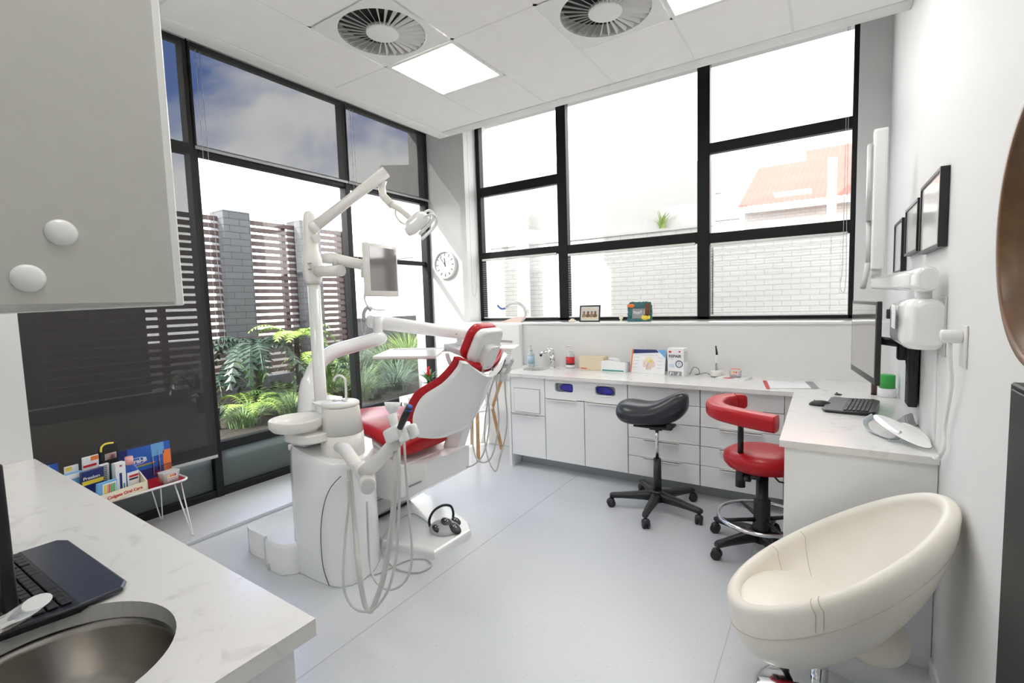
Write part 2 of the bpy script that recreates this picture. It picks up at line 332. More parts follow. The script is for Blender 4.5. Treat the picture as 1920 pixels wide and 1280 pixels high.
# ceiling island: tiles in a grid, with holes kept for the two lights and the two air diffusers
cb = MB(); cells = []
xs = [-3.165, -2.613, -2.013, -1.413, -.813, -.213, .385]
for i in range(6):
    ys = [-2.2, -1.685, -.485, .715, 1.315, 1.915, 2.515, 3.115, 3.735] if i % 2 else [-2.2, -1.085, .115, 1.315, 2.515, 3.735]
    if i == 1: ys = [-2.2, -.485, .115, .715, 1.315, 1.915, 2.515, 3.115, 3.735]
    if i in (3,4): ys = [-2.2, -1.685, -1.085, -.485, .115, .715, 1.315, 1.915, 2.515, 3.115, 3.735]
    for a, b in zip(ys, ys[1:]):
        if (i == 1 and 1.9 < a < 3.1) or (i in (3,4) and 2.5 < a < 3.1) or (i in (1,4) and .1 < a < .2): continue
        cb.box((xs[i]+.006, a+.006, 3.222), (xs[i+1]-.006, b-.006, 3.24), .003, seg=1)
struct(cb.build('ceiling', M['ceil']))
gb = MB()
for x in xs[1:-1]: gb.box((x-.012,-2.2,3.2245),(x+.012,3.735,3.26))
for i in range(6):
    for y in (1.315, 2.515) if i in (0,2,5) else (1.315, 1.915, 2.515, 3.115): gb.box((xs[i],y-.012,3.2245),(xs[i+1],y+.012,3.26))
gb.box((-3.30,-2.2,3.218),(-3.165,3.86,3.27), .004); gb.box((-3.165,3.735,3.218),(.385,3.86,3.27), .004)
gb.box((-3.30,-2.2,3.32),(.385,3.86,3.35))
struct(gb.build('ceiling_grid', M['grid']))
S('ceiling_slab_shade_parapet', M['wall'], ((-4.6,-2.4,3.95),(.6,5.2,4.05)), ((-4.6,5.0,4.05),(3.5,5.2,7.0)), ((.6,4.9,0),(3.5,5.1,4.05)))  # includes an unseen parapet added to shade the neighbouring wall
S('wall_yard_added', M['concrete'], ((-9.2,-9,-.5),(-9,3.3,2.7)))  # dark wall added to block the bright sky behind the long blind

# ---- glass wall on the left = window_1
w1 = thing('window_1', 'x', 'x'); del w1['label']; del w1['category']; struct(w1)
F = MB()
for a, b in ((.64,.69),(1.932,1.992),(3.40,3.46),(4.59,4.65)): F.box((-4.30,a,.0),(-4.20,b,3.74), .004, seg=1)
for z0, z1, dx in ((.0,.085,0),(.405,.478,0),(2.80,2.88,.0),(3.66,3.74,0)): F.box((-4.29,.64,z0),(-4.21,4.65,z1), .004, seg=1)
F.box((-4.29,3.46,2.05),(-4.23,4.59,2.10), .004, seg=1)
F.build('window_frame', M['black'], w1)
for a, b in ((.69,1.932),(1.992,3.40),(3.46,4.59)):
    q = MB().box((-4.265,a,.085),(-4.255,b,.405)).build('frosted_pane', M['frost'], w1)
    zs = [(.478,2.05),(2.10,2.80)] if a > 3 else [(.478,2.80)]
    for z0, z1 in zs+[(2.88,3.66)]: MB().quad((-4.26,a,z0),(-4.26,b,z0),(-4.26,b,z1),(-4.26,a,z1)).build('glass_pane', M['glass'], w1)
# ---- back window = window_2
w2 = thing('window_2', 'x', 'x'); del w2['label']; del w2['category']; struct(w2)
F = MB()
for a, b in ((-3.62,-3.565),(-2.52,-2.405),(-1.045,-.935),(.145,.18)): F.box((a,4.88,1.345),(b,4.96,3.76), .004, seg=1)
F.box((-3.62,4.88,1.345),(.18,4.96,1.375), .003, seg=1); F.box((-3.62,4.88,3.70),(.18,4.96,3.76))
for a, b, z0, z1 in ((-3.57,-2.5,2.09,2.175),(-3.57,-2.5,2.85,2.955),(-2.41,-1.04,2.067,2.17),(-.94,.15,2.045,2.15),(-.94,.15,2.875,2.968)): F.box((a,4.885,z0),(b,4.955,z1), .004, seg=1)
F.build('window_frame', M['black'], w2)
for a, b, zs in ((-3.565,-2.52,((1.375,2.09),(2.175,2.85),(2.955,3.70))),(-2.405,-1.045,((1.375,2.067),(2.17,3.70))),(-.935,.145,((1.375,2.045),(2.15,2.875),(2.968,3.70)))):
    for z0, z1 in zs: MB().quad((a,4.925,z0),(b,4.925,z0),(b,4.925,z1),(a,4.925,z1)).build('glass_pane', M['glass'], w2)
# ---- blinds
def roller(y0, y1, z0, label, chain=None):
    t = thing('roller_blind', label, 'blind', (-4.19,(y0+y1)/2,z0), 0, 'dark mesh roller blinds on the left glass wall')
    MB().box((-4.191,y0,z0),(-4.189,y1,3.66)).build('blind_fabric', M['mesh'], t)
    MB().box((-4.196,y0,z0-.022),(-4.184,y1,z0+.004), .004).build('bottom_rail', M['greyplastic'], t)
    MB().cyl((-4.19,y0,3.68),(-4.19,y1,3.68), .025).build('roller_tube', M['greyplastic'], t)
    if chain:
        y = chain; pts = [(-4.175,y-.012,3.6),(-4.175,y-.014,1.8),(-4.175,y-.012,1.35),(-4.175,y+.02,1.27),(-4.175,y+.045,1.38),(-4.175,y+.035,1.8),(-4.175,y+.02,3.6)]
        MB().tube(spline(pts,5), .0022, 5).build('bead_chain', M['cord'], t)
roller(.645,1.955,.385,'dark mesh roller blind pulled almost to the floor behind the product table')
roller(1.970,3.425,2.862,'dark mesh roller blind rolled up over the tall pane behind the treatment unit', 2.03)
roller(3.435,4.645,2.862,'dark mesh roller blind over the narrow top pane beside the clock wall', 3.50)
M['vslat'] = mat('white_venetian_slat', (.82,.82,.80), .4)
for a, b, z1, lab, ch in ((-3.56,-2.525,2.085,'white venetian blind in the lower left pane of the back window',0),(-2.40,-1.05,2.06,'white venetian blind in the lower middle pane of the back window',0),(-.93,.14,2.04,'white venetian blind in the lower right pane beside the wall arm',1)):
    t = thing('venetian_blind', lab, 'blind', ((a+b)/2,4.865,1.38), 0, 'white venetian blinds in the lower panes')
    n = int((z1-1.39)/.026); s_ = MB()
    for k in range(n):
        z = 1.392+k*.026; s_.box((a+.01,4.850,z),(b-.01,4.874,z+.0012))
    s_.build('slats', M['vslat'], t)
    MB().box((a+.01,4.850,z1-.012),(b-.01,4.876,z1+.012), .003).build('head_rail', M['vslat'], t)
    MB().box((a+.01,4.852,1.378),(b-.01,4.874,1.388), .003).build('bottom_rail', M['vslat'], t)
    for x in (a+.12, b-.12): MB().tube([(x,4.862,1.38),(x,4.862,z1)], .0012, 4).build('ladder_cord', M['vslat'], t)
ch = MB(); ch.tube(spline([(.100,4.83,3.7),(.100,4.83,2.2),(.098,4.83,1.75),(.085,4.83,1.62),(.112,4.83,1.56),(.125,4.83,1.7),(.120,4.83,2.2),(.112,4.83,3.7)],6), .0022, 5)
tag(ch.build('blind_chain', M['cord']), 'thin pull chain hanging at the right edge of the back window', 'cord', 'pull chains of the back window')
ch = MB(); ch.tube(spline([(-3.600,4.80,3.7),(-3.600,4.80,2.2),(-3.600,4.79,1.80),(-3.600,4.76,1.66),(-3.60,4.72,1.66),(-3.600,4.70,1.75),(-3.600,4.70,2.2),(-3.600,4.705,3.7)],6), .0022, 5)
tag(ch.build('blind_chain', M['cord']), 'thin pull chain hanging in the left reveal beside the clock wall', 'cord', 'pull chains of the back window')

# ---- ceiling lights and air diffusers
def light(x0, y0, lab):
    t = thing('ceiling_light', lab, 'light', (x0+.3,y0+.3,3.222), 0, 'square recessed ceiling lights')
    f = MB()
    for a, c in (((x0+.005,y0+.005),(x0+.595,y0+.03)),((x0+.005,y0+.57),(x0+.595,y0+.595)),((x0+.005,y0+.03),(x0+.03,y0+.57)),((x0+.57,y0+.03),(x0+.595,y0+.57))): f.box((*a,3.219),(*c,3.25))
    f.build('light_frame', M['grid'], t)
    MB().box((x0+.03,y0+.03,3.226),(x0+.57,y0+.57,3.235)).build('light_diffuser', M['emit'], t)
light(-2.613,2.515,'bright square ceiling light beside the left air diffuser'); light(-.813,2.515,'bright square ceiling light cut off by the top of the view')
light(-2.613,.115,'added unseen square ceiling light over the foreground counter')  # out of view, added to brighten the foreground
light(-.813,.115,'added unseen square ceiling light above the doorway')  # second added lamp out of view, lifts the foreground too
def diffuser(x0, y0, lab):
    c = (x0+.3, y0+.3); t = thing('air_diffuser', lab, 'vent', (*c,3.222), 0, 'round swirl air diffusers in the ceiling')
    # square face plate with a round opening
    def fn(u, v):
        a = 2*pi*u; r = .262; R = .295/max(abs(cos(a)), abs(sin(a))); q = r+(R-r)*v
        return V((c[0]+q*cos(a), c[1]+q*sin(a), 3.220))
    p = MB(); p.grid(fn, 96, 2, smooth=False, close_u=True); p.cyl((*c,3.22),(*c,3.30), .262, seg=64, caps=False); p.build('face_plate', M['grid'], t)
    bl = MB(); n = 30
    for k in range(n):
        a = 2*pi*k/n; ca, sa = cos(a), sin(a); b2 = a-.060
        p0 = V((c[0]+.095*ca, c[1]+.095*sa, 3.219)); p1 = V((c[0]+.26*ca, c[1]+.26*sa, 3.219))
        q1 = V((c[0]+.26*cos(b2), c[1]+.26*sin(b2), 3.240)); q0 = V((c[0]+.095*cos(b2), c[1]+.095*sin(b2), 3.228))
        bl.loft([[p0, p0+V((0,0,.002)), q0+V((0,0,.002)), q0], [p1, p1+V((0,0,.002)), q1+V((0,0,.002)), q1]], smooth=False)
    bl.build('swirl_blades', M['grid'], t)
    MB().lathe([(0,3.2165),(.09,3.2165),(.098,3.219),(.098,3.24),(0,3.24)], (*c,0), 40).build('hub', M['grid'], t)
    MB().cyl((*c,3.296),(*c,3.30), .262, seg=48).build('duct_shade_disc', M['gap'], t)  # black disc painted in for the shade inside the cavity
diffuser(-2.613,1.915,'round swirl air diffuser left of the bright ceiling light'); diffuser(-1.413,2.515,'round swirl air diffuser at the top middle of the ceiling')

# ================================================================== OUTSIDE
S('exterior_ground', M['soil'], ((-6.9,-1,.0),(-4.35,7.9,.43)), ((-30,-14,-.6),(-6.9,30,-.02)), ((-6.9,4.98+.2,-.6),(12,30,-.02)))
lw = MB(); lw.box((-7.1,1.0,-.3),(-6.95,5.62,.58)); struct(lw.build('wall_garden', M['concrete']))
lw = MB(); lw.box((-7.1,5.625,-.3),(-6.95,7.85,1.36)); struct(lw.build('wall_garden_tall', M['concrete']))
for y0, y1, lab in ((3.50,3.87,'dark brick pillar in the slat fence left of the white post'),(4.64,5.0,'dark brick pillar in the slat fence just right of the white post')):
    tag(MB().box((-7.2,y0,-.3),(-6.85,y1,2.93), .01).build('brick_pillar', M['brickg']), lab, 'pillar', 'brick pillars of the garden fence')
def fence(y0, y1, lab):
    t = thing('slat_fence', lab, 'fence', (-7.0,(y0+y1)/2,.6), 0, 'brown slat fence bays behind the garden')
    b = MB()
    for k in range(23):
        z = .625+k*.0985; b.box((-7.03,y0,z),(-7.0,y1,z+.064), .004, seg=1)
    b.build('slats', M['slat'], t)
    p = MB(); p.box((-7.10,(y0+y1)/2+.18,.55),(-7.03,(y0+y1)/2+.25,2.87)); p.build('post', M['slat'], t)
fence(1.6,3.50,'brown slat fence bay seen behind the black mullion and the dark blind'); fence(3.87,4.64,'brown slat fence bay between the two dark brick pillars'); fence(5.0,5.53,'brown slat fence bay right of the pillars')
tag(MB().box((-7.06,5.53,.5),(-6.96,5.62,2.87), .005).build('fence_post', M['slat']), 'brown end post of the slat fence behind the black mullion', 'post')
def nwall():
    b = MB(); M_ = [(-8.65,-.5),(-1.50,-.5),(-1.50,3.60),(-8.65,4.78)]
    b.loft([[V((x,8.0,z)) for x, z in M_],[V((x,8.25,z)) for x, z in M_]], smooth=False); return b
nb = thing('neighbouring_building', 'white painted brick building filling the view outside the back window', 'building', (-4,8.2,0))
nwall().build('gable_wall', M['stucco'], nb)
b = MB(); b.box((-8.66,7.93,-.5),(-1.49,8.0,2.62)); b.build('brick_lower_wall', M['brickw'], nb)
MB().box((-8.66,7.90,2.62),(-1.47,8.0,2.66)).build('ledge', M['stucco'], nb)
b = MB(); b.box((-1.46,7.93,-.5),(6,8.2,2.35)); tag(b.build('boundary_wall', M['brickw']), 'long low white brick wall below the red roofed house', 'wall')
tag(MB().box((-4.79,7.6,-.3),(-4.60,7.75,3.30)).build('grey_post', M['lgrey']), 'plain grey upright post against the white brick wall', 'post')
tag(MB().box((-5.75,6.9,-.3),(-5.15,7.0,4.6)).build('downpipe_panel', M['lgrey']), 'pale upright panel just outside the left edge of the back window', 'panel')
h = thing('red_roofed_house', 'house with a red corrugated roof beyond the right side of the back window', 'house', (0,16,0))
rf = MB(); rows = []
for j, (y, z) in enumerate(((15,3.98),(18,5.95))):
    rows.append([V((-2.15+(.35 if j else 0)+i*.06, y, z+(.022 if i % 2 else 0))) for i in range(88)])
vs = [[rf.bm.verts.new(p) for p in r] for r in rows]
for i in range(87): rf.bm.faces.new((vs[0][i],vs[0][i+1],vs[1][i+1],vs[1][i]))
rf.build('roof', M['roof'], h)
MB().box((-2.2,14.95,3.80),(3.1,15.05,3.98)).build('fascia', M['stucco'], h)
MB().box((-2.0,15.3,-.5),(3.0,18,3.85)).build('house_wall', M['brickw'], h)
MB().cyl((.05,14.6,-.3),(.05,14.6,4.85), .10, seg=14).build('orange_pipe', mat('orange_pipe', (.72,.42,.26), .6), h)
b = MB(); b.box((-2.75,13.6,-.3),(-2.60,13.8,4.9)); b.box((-2.78,13.6,4.2),(-2.35,13.8,4.55)); b.box((-2.6,13.6,3.5),(-1.9,13.8,3.72)); tag(b.build('roof_gable_edge', M['stucco']), 'narrow white parapet with gutter left of the red roof', 'building')
# plants outside
def frond(b, p, a, l, rise, droop, lw=.05, n=14):
    d = V((cos(a), sin(a), 0)); sd = V((-sin(a), cos(a), 0)); pts = []
    for i in range(n+1):
        t = i/n; pts.append(V(p)+d*l*t*(1-.15*t)+V((0,0,rise*sin(t*pi*.62)-droop*t*t)))
    b.tube(pts, [.004*(1-.7*i/n) for i in range(n+1)], 4, smooth=False)
    for i in range(1, n):
        w = lw*sin(pi*(.12+.86*i/n))*2.0; c = pts[i]; f = (pts[i+1]-pts[i])
        for s in (-1, 1):
            tip = c+sd*s*w+f*.9+V((0,0,-w*.25)); b.quad(c, c+f*.35+sd*s*w*.5, tip, c+f*.75)
def blade(b, p, a, l, lean, w, n=5):
    d = V((cos(a), sin(a), 0)); s = V((-sin(a), cos(a), 0)); prev = None
    for i in range(n+1):
        t = i/n; c = V(p)+d*lean*l*t*t+V((0,0,l*t*(1-.35*lean*t*t))); ww = w*(1-t)**.6+.0004
        cur = (b.bm.verts.new(c-s*ww), b.bm.verts.new(c+s*ww))
        if prev: f = b.bm.faces.new((prev[0],prev[1],cur[1],cur[0])); f.smooth = True; f.material_index = b.mi
        prev = cur
def grass(x, y, z, r, n, h, m, lab, lean=.7, group='grass clumps in the garden bed', w=.004):
    b = MB()
    for _ in range(n):
        a = RND.uniform(0, 2*pi); q = r*.5*RND.random(); blade(b, (x+q*cos(a), y+q*sin(a), z), a+RND.uniform(-.5,.5), h*RND.uniform(.6,1.1), lean*RND.uniform(.3,1.3), w*RND.uniform(.7,1.4))
    return tag(b.build('grass_clump', M[m]), lab, 'plant', group)
def fern(x, y, z, n, l, rise, droop, m, lab, lw=.05, group='ferns in the garden bed', name='fern'):
    b = MB()
    for k in range(n): frond(b, (x, y, z), 2*pi*k/n+RND.uniform(-.3,.3), l*RND.uniform(.75,1.1), rise*RND.uniform(.7,1.2), droop*RND.uniform(.6,1.3), lw)
    t = thing(name, lab, 'plant', (x,y,z), 0, group)
    b.build('fronds', M[m], t); MB().tube([(x,y,.40),(x,y,z)], .03, 8).build('stem', M['soil'], t)
zg = .43
grass(-4.80,3.95,zg,.3,420,.34,'grass','short green grass clump right behind the second mullion', 1.1)
grass(-4.75,4.45,zg,.3,420,.36,'grass2','short blue green grass clump at the foot of the narrow pane', 1.1)
grass(-5.15,3.75,zg,.3,420,.40,'fern','yellow green grass clump low beside the second mullion', 1.1, w=.005)
grass(-5.3,5.85,zg,.3,620,.6,'grass','grey green grass clump in front of the tall clumps', 1.0, w=.005)
grass(-6.1,6.1,zg,.3,620,.8,'fern','yellow green grass clump beside the dark garden wall', 1.0, w=.005)
for i, (x, y, h, m, lab) in enumerate(((-5.3,4.35,.50,'grass','tall green grass clump behind the second mullion'),(-5.95,4.75,.6,'grass2','blue green grass clump in the middle of the sunny bed'),(-5.0,4.75,.5,'grass2','blue green grass clump near the plant stand corner'),
      (-5.6,5.2,.7,'grass','tall green grass clump at the back of the sunny bed'),(-4.95,5.45,.6,'grass','fine green grass clump behind the red flowered houseplant'),(-6.25,5.2,.55,'grass2','blue green grass clump against the dark garden wall'),(-4.75,3.0,.30,'grass','short grass tuft low behind the dental unit base'),
      (-4.8,2.5,.26,'grass','short sunlit grass tuft at the foot of the tall pane'),(-4.9,3.9,.40,'grass2','small grass clump under the curled white water spout'))):
    grass(x, y, zg, .3, 620 if h > .5 else 220, h, m, lab, 1.0)
fern(-5.9,4.15,.75,11,.6,.35,.35,'fern','bright yellow green fern beside the second mullion', .055)
fern(-5.5,3.05,1.10,20,.70,.28,.50,'dkleaf','dark drooping tree fern in front of the left brick pillar', .07)
fern(-5.3,3.45,1.22,10,.60,.20,.22,'fern','yellow green sunlit fern fronds high above the dark fern', .06)
fern(-5.3,3.2,.52,12,.55,.25,.25,'leaf','mid green low fern between the two strap leaf plants', .05)
fern(-4.95,3.35,.47,10,.42,.18,.2,'fern','small bright fern beside the curved white arm', .04)
fern(-6.2,2.9,.55,12,.75,.45,.3,'dkleaf','dark fern at the foot of the left brick pillar', .06)
fern(-5.1,2.75,.50,10,.5,.22,.22,'fern','low sunlit fern at the bottom of the tall pane', .045)
fern(-5.6,3.95,.60,11,.6,.38,.28,'leaf','mid green fern behind the spittoon bowl', .06)
def strap(x, y, n, l, lab, m='leaf', w=.035):
    b = MB()
    for k in range(n): blade(b, (x,y,zg), 2*pi*k/n+RND.uniform(-.4,.4), l*RND.uniform(.7,1.1), RND.uniform(.25,.8), w, 8)
    tag(b.build('strap_leaf_plant', M[m]), lab, 'plant', 'broad leaved plants in the garden bed')
strap(-5.6,3.1,9,.75,'broad strap leaf plant with one bright leaf at the left of the tall pane'); strap(-5.3,3.9,9,.62,'broad strap leaf plant left of the white post'); strap(-4.9,2.3,10,.34,'small dark leafy plant in the near corner of the bed','dkleaf',.03)
strap(-5.9,2.6,9,.6,'dark reddish leaf plant near the black mullion','slat',.04)
grass(-2.25,7.95,2.66,.10,34,.30,'fern','small green tuft growing on the neighbouring wall ledge', .8, 'wall weeds', .012)
# ================================================================== BUILT-IN JOINERY
def handle(b_parent, x0, x1, z, y=3.8, name='handle'):
    h = MB(); h.box((x0,y-.022,z-.004),(x1,y,z+.003), .001, seg=1); h.box((x0,y-.022,z-.014),(x1,y-.018,z+.003), .001, seg=1)
    return h.build(name, M['handle'], b_parent)
def front(t, name, x0, x1, z0, z1, y=3.8, hole=None):
    b = MB(); g = .0015
    if hole is None: b.box((x0+g,y,z0+g),(x1-g,y+.018,z1-g), .0015, seg=1)
    else:
        xs_ = [x0+g]; zz = (hole[0][2], hole[0][3])
        for a, c, _, _ in hole: xs_ += [a, c]
        xs_.append(x1-g)
        for i in range(0, len(xs_), 2): b.box((xs_[i],y,zz[0]),(xs_[i+1],y+.018,zz[1]))
        b.box((x0+g,y,z0+g),(x1-g,y+.018,zz[0])); b.box((x0+g,y,zz[1]),(x1-g,y+.018,z1-g))
    return b.build(name, M['laminate'], t)
def carcass(t, x0, x1, y0=3.82, y1=4.30):
    b = MB(); b.box((x0+.001,y0,.118),(x0+.017,y1,.865)); b.box((x1-.017,y0,.118),(x1-.001,y1,.865)); b.box((x0+.017,y0,.118),(x1-.017,y1,.134)); b.box((x0+.017,y1-.01,.134),(x1-.017,y1,.865))
    b.build('cabinet_body', M['laminate'], t)
t = thing('base_cabinet', 'white base cabinet with a small square flap at the left end of the back counter', 'cabinet', (-2.32,4.05,.118), 0, 'white base cabinets under the back counter')
carcass(t, -2.5, -2.135); f = front(t, 'door', -2.5, -2.135, .522, .868)
b = MB(); b.box((-2.462,3.797,.538),(-2.182,3.8,.764)); b.build('flap_gap', M['grey'], f); MB().box((-2.458,3.792,.542),(-2.186,3.799,.758), .002, seg=1).build('flap', M['laminate'], f)
f = front(t, 'door', -2.5, -2.135, .12, .518); handle(f, -2.475, -2.19, .518)
t = thing('base_cabinet', 'white base cabinet with two glove openings showing blue gloves', 'cabinet', (-1.74,4.05,.118), 0, 'white base cabinets under the back counter')
carcass(t, -2.13, -1.36)
f = front(t, 'drawer', -2.13, -1.36, .692, .868, hole=((-2.03,-1.845,.757,.838),(-1.643,-1.462,.757,.838))); handle(f, -1.895, -1.625, .872)
for a in (-2.03,-1.643):
    r = MB(); o1 = rrect(a-.012,.745,a+.197,.85,.03,6); o2 = rrect(a+.003,.758,a+.182,.837,.024,6); Mx = Matrix(((1,0,0,0),(0,0,-1,3.798),(0,1,0,0),(0,0,0,1)))
    n = len(o1); lo = [r.bm.verts.new(Mx @ V((x,y,0))) for x, y in o1]; li = [r.bm.verts.new(Mx @ V((x,y,.0))) for x, y in o2]; lb = [r.bm.verts.new(Mx @ V((x,y,-.03))) for x, y in o2]
    for k in range(n):
        r.bm.faces.new((lo[k],lo[(k+1)%n],li[(k+1)%n],li[k])); q = r.bm.faces.new((li[k],li[(k+1)%n],lb[(k+1)%n],lb[k])); q.material_index = 0
    r.build('opening_rim', M['laminate'], f)
    MB().box((a-.0,3.835,.74),(a+.19,3.84,.855)).build('opening_back', M['grey'], f)
for a, b_, p in ((-1.96,-1.852,.0),(-1.625,-1.50,.0)):
    g = MB(); g.sph(((a+b_)/2-.01,3.826,.795), (.078,.010,.034), seg=14, n=8); g.sph(((a+b_)/2+.02,3.822,.782), (.06,.009,.024), seg=12, n=6); g.sph(((a+b_)/2-.045,3.823,.787), (.035,.009,.018), Matrix.Rotation(.4,4,'Y'), seg=10, n=6)
    tag(g.build('blue_gloves', M['bluebag']), 'blue gloves bunched behind the '+('left' if p == 0 and a < -1.8 else 'right')+' opening of the white drawer', 'gloves', 'blue gloves in the drawer openings')
f = front(t, 'door', -2.13, -1.748, .12, .688); handle(f, -2.105, -1.81, .690)
f = front(t, 'door', -1.744, -1.36, .12, .688); handle(f, -1.715, -1.43, .690)
for x0, x1, lab, hx in ((-1.355,-.795,'white five drawer cabinet behind the black saddle stool',(-1.225,-.945)),(-.79,-.235,'white five drawer cabinet behind the red stool',(-.65,-.37))):
    t = thing('drawer_cabinet', lab, 'cabinet', ((x0+x1)/2,4.05,.118), 0, 'white drawer cabinets under the back counter'); carcass(t, x0, x1)
    for z0, z1 in ((.732,.868),(.58,.73),(.431,.578),(.28,.429),(.12,.278)):
        f = front(t, 'drawer', x0, x1, z0, z1); handle(f, *hx, z1+(-.002 if z1 < .86 else .004))
b = MB(); b.box((-2.53,3.795,0),(-2.503,4.30,.868)); b.box((-.233,3.80,.0),(-.16,4.36,.868)); tag(b.build('cabinet_end_panel', M['laminate']), 'white end panels closing both ends of the back cabinet run', 'panel')
b = MB(); b.box((-2.50,3.955,.0),(-.235,3.975,.116)); tag(b.build('kickboard', M['kick']), 'grey kickboard recessed below the white back cabinets', 'kickboard')
# worktop, L shaped, with a round sink cut-out: built as a ring-cut slab
def slab(name, out, hole, z0, z1, m, label, cat):
    b = bmesh.new(); ov = [b.verts.new((x,y,z1)) for x, y in out]; hv = [b.verts.new((x,y,z1)) for x, y in hole]
    es = [b.edges.new((ov[i], ov[(i+1)%len(ov)])) for i in range(len(ov))]+[b.edges.new((hv[i], hv[(i+1)%len(hv)])) for i in range(len(hv))]
    bmesh.ops.triangle_fill(b, edges=es, use_beauty=True)
    r = bmesh.ops.extrude_face_region(b, geom=list(b.faces)); bmesh.ops.translate(b, vec=(0,0,z0-z1), verts=[v for v in r['geom'] if isinstance(v, bmesh.types.BMVert)])
    mb = MB(); mb._merge(b); return tag(mb.build(name, m), label, cat)
sc = (-2.405,4.12); hole = [(sc[0]+.125*cos(2*pi*k/40), sc[1]+.125*sin(2*pi*k/40)) for k in range(40)]
slab('worktop', [(-2.535,3.775),(-.178,3.742),(-.172,2.472),(.384,2.472),(.384,4.379),(-2.695,4.379),(-2.695,4.302),(-2.60,4.302)], hole, .87, .90, M['stone'], 'long pale stone L shaped worktop on the white back cabinets', 'worktop')
def bowl(name, c, r, d, z, label, kx=1):
    t = thing(name, label, 'sink', (c[0],c[1],z-d))
    MB().lathe([(r+.004,z),(r+.004,z-.004),(r,z-.006),(r*.97,z-d*.55),(r*.80,z-d*.90),(r*.45,z-d),(.03,z-d-.004)], (*c,0), 48, sx=kx).build('bowl', M['steel'], t)
    MB().lathe([(0,z-d-.002),(.02,z-d-.002),(.028,z-d+.001),(.033,z-d)], (*c,0), 20).build('drain', M['chrome'], t)
    return t
bowl('round_sink', sc, .125, .12, .869, 'small round steel sink in the back counter by the chrome tap')
# tap
t = thing('tap', 'chrome mixer tap beside the small round sink', 'tap', (-2.30,4.30,.90))
b = MB(); b.cyl((-2.30,4.28,.90),(-2.305,4.28,1.06), .030, .028); b.lathe([(.03,.9),(.03,.906),(.024,.91)], (-2.30,4.28,0)); b.build('tap_body', M['chrome'], t)
MB().tube([(-2.29,4.28,1.045),(-2.35,4.245,1.060),(-2.405,4.215,1.045)], [.028,.022,.018], 12, flat=(1.2,.8)).build('spout', M['chrome'], t)
MB().cyl((-2.398,4.218,1.045),(-2.40,4.217,1.015), .012).build('aerator', M['blackp'], t)
MB().tube([(-2.305,4.28,1.06),(-2.305,4.28,1.082),(-2.35,4.26,1.088)], [.02,.019,.007], 12).build('lever', M['chrome'], t)
# desk return end panel on the right
t = thing('desk_end_panel', 'large plain white end panel of the right hand desk return', 'panel', (.1,2.5,0))
MB().box((-.152,2.492,0),(.383,2.52,.868), .002, seg=1).build('end_panel', M['laminate'], t)
MB().box((-.14,2.52,.78),(.383,3.74,.868)).build('apron', M['laminate'], t)

# ---- foreground counter on the left
hc = (-1.228,.250); hr = .206
hole = [(hc[0]+hr*1.0*cos(2*pi*k/56), hc[1]+hr*.93*sin(2*pi*k/56)) for k in range(56)]
slab('worktop', [(-3.098,.002),(-.907,.002),(-.907,.592),(-3.098,.645)], hole, .862, .90, M['stone'], 'pale veined stone worktop filling the lower left foreground', 'worktop')
t = thing('sink', 'oval steel sink set in the near foreground worktop', 'sink', (hc[0],hc[1],.70))
MB().lathe([(hr*1.03,.861),(hr*.985,.861),(hr*.975,.84),(hr*.93,.76),(hr*.80,.71),(hr*.5,.695),(.035,.690)], (*hc,0), 64, sy=.93).build('bowl', M['steel'], t)
MB().lathe([(0,.692),(.022,.692),(.03,.696),(.036,.692)], (*hc,0), 24).build('drain', M['chrome'], t)
t = thing('base_cabinet', 'pale base cabinet under the foreground worktop', 'cabinet', (-2,.3,0))
b = MB(); b.box((-3.09,.01,.10),(-3.07,.55,.86)); b.box((-.955,.01,.0),(-.935,.555,.86)); b.box((-3.07,.01,.10),(-.955,.55,.12)); b.box((-3.07,.53,.12),(-1.60,.555,.86)); b.build('cabinet_body', M['laminate'], t)
for x in (-1.597,-1.275): MB().box((x,.537,.12),(x+.317,.556,.855), .002, seg=1).build('door', M['laminate'], t)
# wall cabinet over it
t = thing('wall_cabinet', 'large grey beige wall cabinet end hanging over the foreground worktop', 'cabinet', (-2,.19,1.578))
b = MB(); b.box((-3.095,.004,1.578),(-.9,.374,3.20)); b.build('cabinet_body', M['greycab'], t)
MB().box((-2.0,.374,1.572),(-.902,.388,3.20), .002, seg=1).build('cabinet_door', M['wplastic'], t); MB().box((-3.09,.374,1.572),(-2.004,.388,3.20), .002, seg=1).build('cabinet_door', M['wplastic'], t)
for (y, z), lab in (((.239,1.676),'upper right of two round white domed buttons on the grey cabinet end'),((.2,1.612),'lower left of two round white domed buttons on the grey cabinet end')):
    Q = Matrix.Rotation(pi/2, 4, 'Y'); tag(MB().lathe([(0,.0065),(.008,.0062),(.015,.0045),(.0185,.001),(.0185,0),(0,0)], (-.9,y,z), 32, Q).build('wall_button', M['wplastic']), lab, 'button', 'round white buttons on the grey cabinet end')

